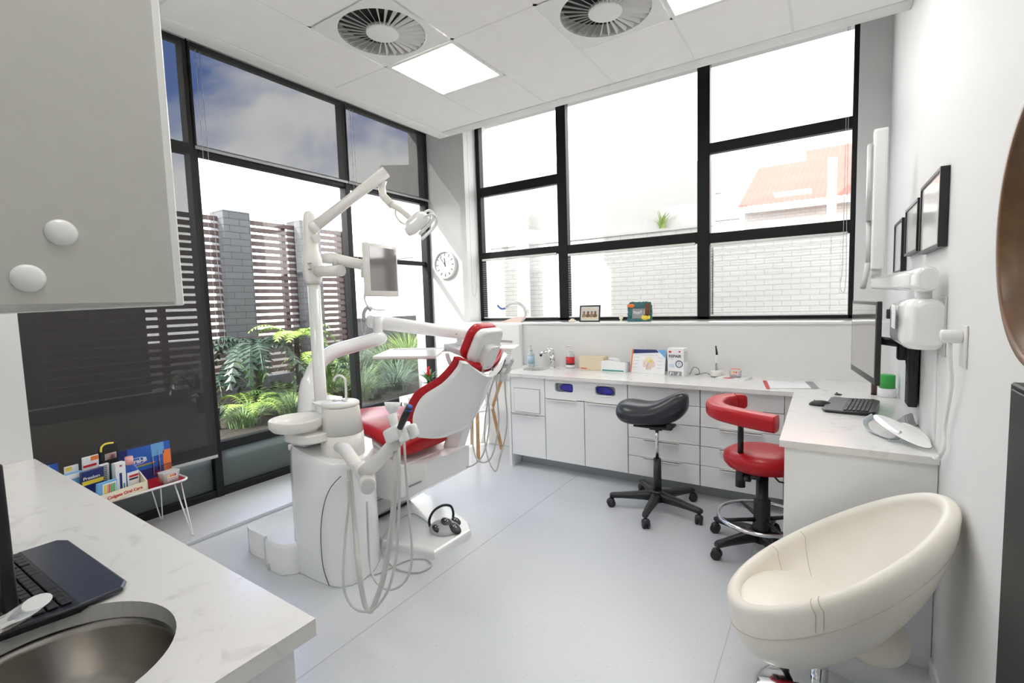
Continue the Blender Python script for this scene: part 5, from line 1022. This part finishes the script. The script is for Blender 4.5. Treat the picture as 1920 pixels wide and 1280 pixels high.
b = MB(); b.loft([[Mx @ V((x*k,y*k2,z)) for x, y in rrect(-.085,-.062,.085,.062,.040,6)] for k, k2, z in ((.90,.88,-.034),(1,1,-.026),(1.02,1.02,-.008),(.92,.90,.018),(.66,.66,.036),(.3,.3,.042))]); b.build('lamp_head', M['wenamel'], t)
b = MB(); b.loft([[Mx @ V((x*k,y*k,z)) for x, y in rrect(-.074,-.050,.074,.050,.034,6)] for k, z in ((1,-.0345),(.9,-.040))]); b.build('lens', M['lampoff'], t)
for s in (-1,1): MB().tube(spline([Mx @ V(p) for p in ((.070,s*.055,.0),(.105,s*.066,-.010),(.112,s*.068,-.045),(.070,s*.068,-.075),(-.040,s*.068,-.082))],5), .0095, 10, flat=(1.3,.8)).build('handle', M['wenamel'], t)

# ---- chairside monitor
t = thing('chairside_monitor', 'white framed flat monitor on an arm of the lamp post', 'monitor', (-2.2,2.0,1.6))
q0 = V((-2.561, 1.9, 1.789)); b = MB(); b.cyl(V((po[0]+.04,po[1],q0.z)), (-2.427, 1.9, 1.78), .034); b.build('stub_arm', M['offwhite'], t)
b = MB(); b.cyl((-2.483, 1.9, 1.815), (-2.48, 1.9, 1.85), .016); b.build('arm_joint', M['lgrey'], t)
b = MB(); b.tube([(-2.586, 1.92, 1.866),(-2.535, 1.92, 1.862),(-2.287, 1.99, 1.8)], [.034,.034,.030], 20); b.build('monitor_arm', M['offwhite'], t)
TL, TR, BL = V((-2.137, 1.88, 1.924)), V((-2.197, 2.17, 1.874)), V((-2.174, 1.88, 1.624)); ax = (TR-TL); ax.z = 0; Wd = ax.length; ax.normalize(); nn = V((ax.y,-ax.x,0)); nn = nn if nn.x > 0 else -nn
H_ = TL.z-BL.z; Mm = Matrix(((ax.x,nn.x,0,BL.x),(ax.y,nn.y,0,BL.y),(0,0,1,BL.z),(0,0,0,1)))
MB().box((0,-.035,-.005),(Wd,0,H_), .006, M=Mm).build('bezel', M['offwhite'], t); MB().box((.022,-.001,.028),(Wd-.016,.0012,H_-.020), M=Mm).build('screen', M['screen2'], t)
MB().box((Wd*.1,-.075,H_*.35),(Wd*.45,-.035,H_*.62), .006, M=Mm).build('mount_plate', M['lgrey'], t)
MB().tube(spline([Mm @ V(p) for p in ((.0,-.02,.06),(.0,-.03,-.02),(.03,-.03,-.065),(.10,-.03,-.082),(Wd*.6,-.03,-.085))],6), .005, 8).build('grip_rail', M['offwhite'], t)

# ---- instrument delivery unit over the chair
t = thing('delivery_unit', 'white instrument delivery unit with tray swung behind the treatment chair', 'dental unit', (-2.3,2.7,1.2))
b = MB(); b.tube([(-2.811, 2.5, 1.324),(-2.813, 2.5, 1.372),(-2.814, 2.5, 1.428),(-2.81, 2.5, 1.492)], [.052,.034,.036,.044], 20); b.build('knuckle', M['wenamel'], t)
A_, B_ = V((-2.906, 2.48, 1.457)), V((-2.274, 2.95, 1.321)); ax = (B_-A_); L_ = ax.length; Ma = frame3(A_, ax, (0,0,1))
b = MB(); b.loft([[Ma @ V((x,a*k,c*k2)) for a, c in rrect(-.045,-.052,.045,.052,.035,5)] for x, k, k2 in ((0,.7,.7),(.02,.95,.95),(.08,1,1),(L_*.5,.95,.95),(L_-.06,.9,.80),(L_-.01,.8,.7),(L_,.6,.5))]); b.build('spring_arm', M['wenamel'], t)
for x, z in ((.10,-.02),(L_-.12,-.005)): MB().cyl(Ma @ V((x,-.051,z)), Ma @ V((x,-.040,z)), .006, seg=10).build('arm_screw', M['grey'], t)
MB().tube(spline([(-2.912, 2.46, 1.462),(-2.914, 2.46, 1.51),(-2.898, 2.48, 1.553),(-2.87, 2.5, 1.54)],5), [.014]*13+[.020]*3, 10).build('brake_lever', M['greyplastic'], t)
MB().tube([(-2.37, 2.92, 1.322),(-2.377, 2.92, 1.273),(-2.39, 2.92, 1.231)], [.034,.024,.036], 18).build('lower_knuckle', M['wenamel'], t)
b = MB(); b.loft([[V(p)+V((0,0,dz)) for p in ((-2.48, 2.85, 1.244),(-2.371, 2.95, 1.254),(-2.182, 2.95, 1.213),(-2.254, 2.8, 1.198))] for dz in (-.03,.012)], smooth=False); b.build('support_bracket', M['lgrey'], t)
MB().tube(spline([(-2.408, 2.8, 1.193),(-2.39, 2.8, 1.137),(-2.368, 2.82, 1.087),(-2.311, 2.85, 1.061),(-2.252, 2.9, 1.074)],5), .017, 8, flat=(.5,1.4)).build('curved_grip', M['lgrey'], t)
b = MB(); b.loft([[V((-2.353, 2.9, 1.226))+V((0,0,0)), V((-2.182, 2.95, 1.225)), V((-2.191, 2.95, 1.029)), V((-2.278, 2.9, 1.073))],[V((-2.475, 3.05, 1.208)), V((-2.293, 3.1, 1.208)), V((-2.302, 3.1, 1.002)), V((-2.395, 3.05, 1.047))]], smooth=False); b.build('console_back', M['lgrey'], t)
# console head: sloping control face, display and holder ledge
Cc = V((-1.947, 2.86, 1.182)); Mk = Matrix.Translation(Cc) @ Matrix.Rotation(radians(12),4,'Z')
b = MB(); b.loft([[Mk @ V((x,yy,z)) for yy, z in ((-.115,-.085),(-.125,-.035),(-.055,.060),(.06,.075),(.10,.03),(.10,-.085))] for x in (-.165,-.155,.105,.115)], smooth=False); b.build('console', M['wplastic'], t)
fs = Mk @ Matrix.Translation((0,-.0885,.0138)) @ Matrix.Rotation(radians(53.6-90+0),4,'X')
Fx = frame3(Mk @ V((0,-.092,.0125)), Mk.to_3x3() @ V((1,0,0)), Mk.to_3x3() @ V((0,-.095,.070)))
MB().box((-.10,-.050,-.001),(.10,.050,.0012), .001, M=Fx, seg=1).build('control_panel', M['lgrey'], t)
MB().box((-.085,-.030,.0012),(.030,.036,.0022), M=Fx).build('display', M['lcd'], t)
b = MB(); [b.cyl(Fx @ V((.050+.018*i,.028-.020*j,.001)), Fx @ V((.050+.018*i,.028-.020*j,.0028)), .0055, seg=10) for i in range(3) for j in range(3)]; b.build('panel_buttons', M['paper'], t)
b = MB(); b.tube(spline([Mk @ V(p) for p in ((-.02,-.02,.075),(-.0,-.05,.105),(.05,-.06,.112),(.105,-.055,.105))],5), .016, 10, flat=(1.6,.6)); b.build('console_handle', M['wplastic'], t)
b = MB(); b.box((-.02,-.126,-.052),(.115,-.1195,-.047), M=Mk); b.build('console_seam', M['grey'], t)
for k, xx in enumerate((-.055,.015,.078)):
    b = MB(); b.loft([[Mk @ V((xx+a*s,-.125+dy+c*s,z)) for a, c in rrect(-.030,-.026,.030,.026,.012,4)] for z, s, dy in ((-.155,.85,-.02),(-.145,1,-.02),(-.09,.9,-.005),(-.07,.6,.01))]); b.build('instrument_holder', M['wplastic'], t)
    if k < 3: pass
# tray
b = MB(); q = [V((-2.602, 2.255, 1.222)), V((-2.18, 2.421, 1.222)), V((-2.524, 2.938, 1.222)), V((-2.936, 2.739, 1.222))]; cq = (q[0]+q[1]+q[2]+q[3])/4
b.loft([[cq+(p-cq)*k+V((0,0,dz)) for p in q] for k, dz in ((.97,-.022),(1,-.014),(1,0),(.94,.0),(.92,-.008))], smooth=False); b.build('tray', M['wplastic'], t)
MB().tube([(-2.519, 2.854, 1.205),(-2.358, 2.88, 1.215)], .012, 8).build('tray_arm', M['wplastic'], t)
# instruments and their hoses (each can be lifted out)
for k, (xx, m_, lab) in enumerate(((-.055,'blackp','black tipped instrument in the left holder of the delivery unit'),(.015,'blackp','dark blue tipped instrument in the middle holder of the delivery unit'),(.078,'lgrey','pale grey instrument in the right holder of the delivery unit'))):
    p = Mk @ V((xx,-.145,-.12)); d = V((.55,-.12,.83)).normalized(); ti = thing('dental_handpiece', lab, 'dental tool', tuple(p), 0, 'instruments in the delivery unit holders')
    MB().tube([p, p+d*.05, p+d*.13], [.010,.014,.013], 12).build('handle', M[m_], ti); MB().sph(p+d*.135, (.014,.014,.014), seg=12, n=8).build('tip', M['navy'] if k < 2 else M['lgrey'], ti)
    lo = V((p.x-.12+.05*k, p.y-.10, .42+.05*(k==1))); pts = spline([p-d*.01, p+V((.005,-.01,-.12)), V((p.x+.01,p.y-.01,.72)), V((p.x-.03,p.y-.05,.50)), lo+V((-.02,0,.0)), V((p.x-.26+.04*k,p.y+.0,.50)), V((p.x-.33+.05*k,p.y+.06,.70)), V((p.x-.28+.05*k,p.y+.10,.98)), V((p.x-.22+.05*k,p.y+.16,1.06))], 8)
    MB().tube(pts, .0055, 8).build('hose', M['cord'], ti)

# ---- assistant arm with suction holders on the unit
t = thing('suction_station', 'jointed pale bracket holding suction tubes at the front of the treatment unit', 'dental equipment', (-2.1,1.6,.8))
MB().tube([(-2.224, 1.66, 0.802),(-2.097, 1.6, 0.825),(-1.9, 1.52, 0.779),(-1.812, 1.5, 0.722)], [.030,.034,.031,.033], 18).build('lower_tube', M['offwhite'], t)
b = MB(); b.cyl((-1.865, 1.54, 0.739), (-1.741, 1.44, 0.745), .037); b.build('end_knuckle', M['offwhite'], t); MB().cyl((-1.741, 1.44, 0.745), (-1.735, 1.435, 0.745), .030).build('knuckle_cap', M['lgrey'], t)
b = MB(); b.cyl((-1.833, 1.5, 0.747), (-1.873, 1.5, 0.816), .030); b.build('knuckle', M['offwhite'], t)
MB().tube([(-1.838, 1.5, 0.78),(-1.768, 1.5, 0.822),(-1.662, 1.48, 0.899),(-1.561, 1.46, 0.977)], [.032,.034,.030,.030], 18).build('upper_tube', M['offwhite'], t)
hb = V((-1.548, 1.45, 1.014)); Mh = Matrix.Translation(hb) @ Matrix.Rotation(radians(-25),4,'Y')
b = MB(); b.box((-.045,-.04,-.03),(.055,.05,.032), .012, M=Mh); b.box((.03,-.035,-.05),(.075,.0,.015), .010, M=Mh); b.box((.055,.0,-.05),(.095,.04,.01), .010, M=Mh); b.build('holder_block', M['wplastic'], t)
ti = thing('suction_tube', 'pale suction tube with a flared white cup in the suction arm', 'suction tube', (-1.553, 1.45, 1.041), 0, 'tools held in the suction arm')
MB().tube([(-1.553, 1.45, 1.032),(-1.564, 1.45, 1.068),(-1.575, 1.45, 1.095)], [.016,.019,.024], 16).build('handle', M['wplastic'], ti)
MB().tube(spline([(-1.613, 1.51, 0.984),(-1.558, 1.44, 0.855),(-1.58, 1.44, 0.683),(-1.62, 1.44, 0.503),(-1.674, 1.44, 0.326),(-1.737, 1.44, 0.191),(-1.778, 1.44, 0.138),(-1.815, 1.44, 0.179),(-1.84, 1.44, 0.343),(-1.939, 1.51, 0.501),(-1.952, 1.51, 0.714),(-1.955, 1.51, 0.768)],6), 0.0125, 10).build('hose', M['cord'], ti)
MB().lathe([(.004,0),(.030,.035),(.036,.06),(.034,.06),(.0,.02)], (0,0,0), 24, frame3((-1.572, 1.45, 1.086), (1,.3,0), (-.55,0,.83))).build('cup', M['paper'], ti)
ti = thing('suction_tube', 'clear wrapped suction tip at the back of the suction arm', 'suction tube', (-1.573, 1.5, 1.015), 0, 'tools held in the suction arm')
MB().tube([(-1.573, 1.5, 1.015),(-1.593, 1.5, 1.061),(-1.614, 1.5, 1.1)], [.014,.018,.014], 16).build('handle', M['clear'], ti)
MB().tube(spline([(-1.62, 1.56, 0.978),(-1.547, 1.49, 0.865),(-1.54, 1.49, 0.673),(-1.532, 1.49, 0.503),(-1.546, 1.49, 0.388),(-1.602, 1.49, 0.296),(-1.699, 1.49, 0.241),(-1.782, 1.49, 0.255),(-1.903, 1.56, 0.267),(-1.905, 1.56, 0.433),(-1.9, 1.56, 0.598)],6), 0.0055, 10).build('hose', M['cord'], ti)
ti = thing('air_syringe', 'black syringe with a blue top leaning in the suction arm', 'dental tool', (-1.485, 1.41, 1.054), 0, 'tools held in the suction arm')
MB().tube([(-1.485, 1.41, 1.054),(-1.457, 1.41, 1.1),(-1.423, 1.41, 1.15)], [.013,.0155,.015], 16).build('handle', M['blackp'], ti)
MB().tube(spline([(-1.556, 1.47, 1.008),(-1.49, 1.4, 0.879),(-1.506, 1.4, 0.691),(-1.535, 1.4, 0.495),(-1.597, 1.4, 0.32),(-1.702, 1.4, 0.194),(-1.814, 1.4, 0.154),(-1.887, 1.4, 0.191),(-1.905, 1.4, 0.291),(-1.96, 1.47, 0.458),(-1.921, 1.47, 0.627),(-1.92, 1.47, 0.733)],6), 0.006, 10).build('hose', M['cord'], ti)
MB().tube([(-1.43, 1.41, 1.136),(-1.42, 1.41, 1.155)], [.016,.009], 12).build('blue_top', M['blue'], ti)

# ================================================================== TREATMENT CHAIR
t = thing('dental_chair', 'red and white reclining treatment chair with its back to the room', 'dental chair', (-2.3,2.42,0))
yc = 2.42
# floor plate
b = MB(); pl = [(-1.995,2.13),(-1.985,2.48),(-2.06,2.56),(-2.30,2.66),(-2.60,2.80),(-3.05,2.82),(-3.05,2.17),(-2.64,2.15),(-2.40,2.075),(-2.12,2.115)]
b.loft([[V((-2.5+(x+2.5)*k,2.4+(y-2.4)*k,z)) for x, y in pl] for z, k in ((0,1),(.030,1),(.042,.99),(.050,.965))], smooth=False); b.build('floor_plate', M['wenamel'], t)
# black pedestal, lift arm, under-seat housing
MB().box((-3.0,2.22,.05),(-2.66,2.60,.16), .01).build('pedestal', M['blackp'], t)
side = [((-2.667, 2.2, 0.352)),((-2.409, 2.2, 0.507)),((-2.096, 2.2, 0.571)),((-2.106, 2.2, 0.407)),((-2.281, 2.2, 0.299)),((-2.402, 2.2, 0.245)),((-2.691, 2.2, 0.055))]
side = side+[(-3.0,2.2,.10),(-3.0,2.2,.35)]
b = MB(); b.loft([[V((p[0],y,p[2])) for p in side] for y in (2.20,2.215,2.62,2.635)], smooth=False); b.build('lift_arm', M['wplastic'], t)
b = MB(); b.loft([[V((p[0],2.195,p[2])) for p in ((-2.67, 2.2, 0.187),(-2.671, 2.2, 0.175),(-2.149, 2.2, 0.441),(-2.148, 2.2, 0.451))],[V((p[0],2.201,p[2])) for p in ((-2.67, 2.2, 0.187),(-2.671, 2.2, 0.175),(-2.149, 2.2, 0.441),(-2.148, 2.2, 0.451))]], smooth=False); b.build('lift_arm_seam', M['grey'], t)
b = MB(); rings = []
for y, k in ((2.155,.94),(2.17,1),(2.64,1),(2.66,.94)):
    pr = [(-2.262,.540),(-2.255,.40),(-2.275,.325),(-2.38,.275),(-2.60,.27),(-2.90,.42),(-3.0,.60),(-2.7,.66),(-2.35,.55)]
    rings.append([V((-2.55+(x+2.55)*k, y, .48+(z-.48)*k)) for x, z in pr])
b.loft(rings, smooth=False); o = b.build('seat_housing', M['wenamel'], t); mo = o.modifiers.new('b', 'BEVEL'); mo.width = .02; mo.segments = 3
# seat and leg cushion
def seatsec(x, zt, hw, th, dip, n=26, yo=0):
    rg = []
    for k in range(n):
        a = 2*pi*k/n; ca, sa = cos(a), sin(a); q = 3.2
        y = hw*abs(ca)**(2/q)*(1 if ca > 0 else -1); z = th/2*abs(sa)**(2/q)*(1 if sa > 0 else -1)
        if sa > 0: z -= dip*max(0, 1-(y/hw)**2*1.25)
        rg.append(V((x, yc+yo+y, zt-th/2+z)))
    return rg
secs = [(-2.262,.655,.20,.05,0),(-2.270,.675,.245,.09,.0),(-2.30,.690,.262,.115,.0),(-2.40,.715,.270,.12,.02),(-2.52,.765,.272,.12,.035),(-2.66,.805,.270,.115,.040),(-2.85,.805,.262,.105,.040),(-3.02,.780,.245,.10,.03),(-3.20,.745,.215,.09,.02),(-3.30,.725,.170,.08,.01),(-3.33,.715,.12,.05,0)]
b = MB(); b.loft([seatsec(*q_) for q_ in secs]); o = b.build('seat_cushion', M['red'], t); mo = o.modifiers.new('s', 'SUBSURF'); mo.levels = mo.render_levels = 1
b = MB(); b.loft([seatsec(x, zt-th+.01, hw*.9, .05, 0) for x, zt, hw, th, dip in secs[3:]]); b.build('seat_shell', M['wplastic'], t)
# backrest: white shell curved round its sides, red cushion in front
SP = [(-2.075,.705),(-1.975,.765),(-1.885,.89),(-1.815,1.02),(-1.760,1.135),(-1.735,1.20)]
WD = [.255,.285,.285,.232,.215,.235]; CV = [.075,.175,.185,.115,.07,.045]
def lerp(T, v):
    k = v*(len(T)-1); i = min(int(k), len(T)-2); f = k-i
    P0, P1, P2, P3 = T[max(i-1,0)], T[i], T[i+1], T[min(i+2,len(T)-1)]
    g = lambda a, b_, c, d: .5*((2*b_)+(c-a)*f+(2*a-5*b_+4*c-d)*f*f+(3*b_-a-3*c+d)*f**3)
    return tuple(g(*z) for z in zip(P0,P1,P2,P3)) if isinstance(P0, tuple) else g(P0,P1,P2,P3)
nf = V((-.82,0,.57))
def back(u, v, off=0, wk=1.0, notch=1):
    x, z = lerp(SP, v); w = lerp(WD, v)*wk; c = lerp(CV, v)
    dz = -.085*notch*max(0,(v-.78)/.22)*max(0,1-(u*1.25)**2)      # notch for the headrest stem
    return V((x, yc+w*u, z+dz))+nf*(c*abs(u)**2.2*wk**2+off)
def slabsurf(mb, o0, o1, wk, edge=.35, nu=33, nv=30, notch=1, vr=(0,1)):
    rings = []
    for j in range(nv):
        v = vr[0]+(vr[1]-vr[0])*j/(nv-1); F_ = []; B2 = []
        for i in range(nu):
            u = -1+2*i/(nu-1); F_.append(back(u, v, o1, wk, notch)); B2.append(back(u, v, o0, wk, notch))
        rings.append(F_+list(reversed(B2)))
    mb.loft(rings, smooth=True)
b = MB(); slabsurf(b, -.012, .018, 1.0); o = b.build('backrest_shell', M['wenamel'], t); mo = o.modifiers.new('b', 'BEVEL'); mo.width = .008; mo.segments = 3; mo.angle_limit = radians(50)
b = MB(); rings = []
for j in range(26):
    v = .07+.955*j/25; e = min(1, .45+j*.28, .45+(25-j)*.28); rg = []
    for k in range(48):
        a = 2*pi*k/48; ca, sa = cos(a), sin(a); u = (abs(ca)**.55)*(1 if ca > 0 else -1); w = (abs(sa)**.75)*(1 if sa > 0 else -1)
        rg.append(back(u, min(v,1.0), .048+.030*w*e, 1.045, .5))
    rings.append(rg)
b.loft(rings); b.build('backrest_cushion', M['red'], t)
b = MB(); p_ = back(.05, .80, -.0125); b.sph(p_, (.007,.007,.010), seg=10, n=6); b.build('screw_cap', M['grey'], t)
# hinge link
b = MB(); b.loft([[V((p[0],y,p[2])) for p in ((-2.239, 2.64, 0.691),(-2.102, 2.64, 0.718),(-2.195, 2.64, 0.494),(-2.22, 2.64, 0.471),(-2.342, 2.64, 0.444))] for y in (2.595,2.605,2.675,2.685)], smooth=False); b.build('hinge_link', M['wplastic'], t)
MB().box((-2.2575,2.50,.412),(-2.254,2.63,.426)).build('hinge_slot', M['gap'], t)
# headrest on two steel stems
hd = V((.47,0,.88)); hn = V((-.88,0,.47)); hc_ = V((-1.795,yc,1.315))
Mh = Matrix(((0,hd.x,hn.x,hc_.x),(1,hd.y,hn.y,hc_.y),(0,hd.z,hn.z,hc_.z),(0,0,0,1)))
def pad(mb, hw, hh, z0, z1, r, n=6, bulge=0):
    o = rrect(-hw,-hh,hw,hh,r,n); mb.loft([[Mh @ V((x*k,y*k,z)) for x, y in o] for z, k in ((z0,.90),(z0+.008,.98),(z0+.02,1),(z1-.02,1),(z1-.006,.96),(z1,.85))])
b = MB(); pad(b, .130, .120, .0, .058, .07); b.build('headrest_cushion', M['red'], t)
b = MB(); pad(b, .126, .116, -.055, .0, .06); b.build('headrest_shell', M['wplastic'], t)
b = MB(); b.loft([[Mh @ V((x,y,z)) for x, y in rrect(-.055,-.128,.055,.03,.03,5)] for z in (-.105,-.095,-.05)]); b.build('headrest_bracket', M['wplastic'], t)
for dy in (-.045,.045): p = back(dy/.2, .86, .005); MB().cyl(p, Mh @ V((dy,-.10,-.08)), .0075).build('stem', M['steel'], t)

# ---- foot control
t = thing('foot_control', 'grey foot control with a black hoop handle on the treatment chair floor plate', 'foot control', (-2.15,2.39,.05)); fc = V((-2.135,2.385,.0505))
MB().lathe([(0,0),(.098,0),(.104,.006),(.104,.018),(.098,.030),(.080,.044),(.055,.055),(0,.062)], fc, 40, sx=1.0, sy=.95).build('housing', M['footgrey'], t)
hp = [fc+V(q) for q in ((-.090,-.045,.02),(-.092,-.045,.07),(-.070,-.02,.125),(-.035,.03,.150),(-.005,.075,.135),(.005,.088,.09),(.002,.088,.05))]
MB().tube(spline(hp,6), .0085, 10).build('hoop_handle', M['blackr'], t)
for (x, y, z, s, w_) in ((.0,-.072,.038,1,.038),(.025,-.005,.060,1,.044),(.045,.068,.042,1,.038),(.088,.002,.030,1,.050)):
    b = MB(); b.sph(fc+V((x,y,z)), (w_,w_*.8,.014), Matrix.Rotation(.5,4,'Y'), seg=16, n=8); b.build('pedal_button', M['blackp'], t)
    b = MB(); [b.sph(fc+V((x+d,y+e,z+.013-.4*d)), .0048, seg=8, n=6) for d, e in ((-.006,-.008),(-.006,.008),(.008,0))][:0]; [b.sph(fc+V((x+d,y+e,z+.0135-.45*d)), .0045, seg=8, n=6) for d, e in ((-.006,-.008),(-.006,.008))]; b.build('symbol_dots', M['paper'], t)
cp = [(fc.x-.1,fc.y-.02,.066),(-2.489, 2.452, 0.058),(-2.514, 2.319, 0.058),(-2.437, 2.135, 0.058),(-2.348, 2.028, 0.02),(-2.227, 1.96, 0.008),(-2.09, 1.929, 0.008),(-1.977, 1.968, 0.008),(-1.962, 2.056, 0.008),(-2.035, 2.098, 0.008),(-2.111, 2.062, 0.008),(-2.146, 1.983, 0.009),(-2.169, 1.857, 0.008),(-2.198, 1.802, 0.008)]
MB().tube(spline(cp,7), .0048, 8).build('cable', M['cord'], t)
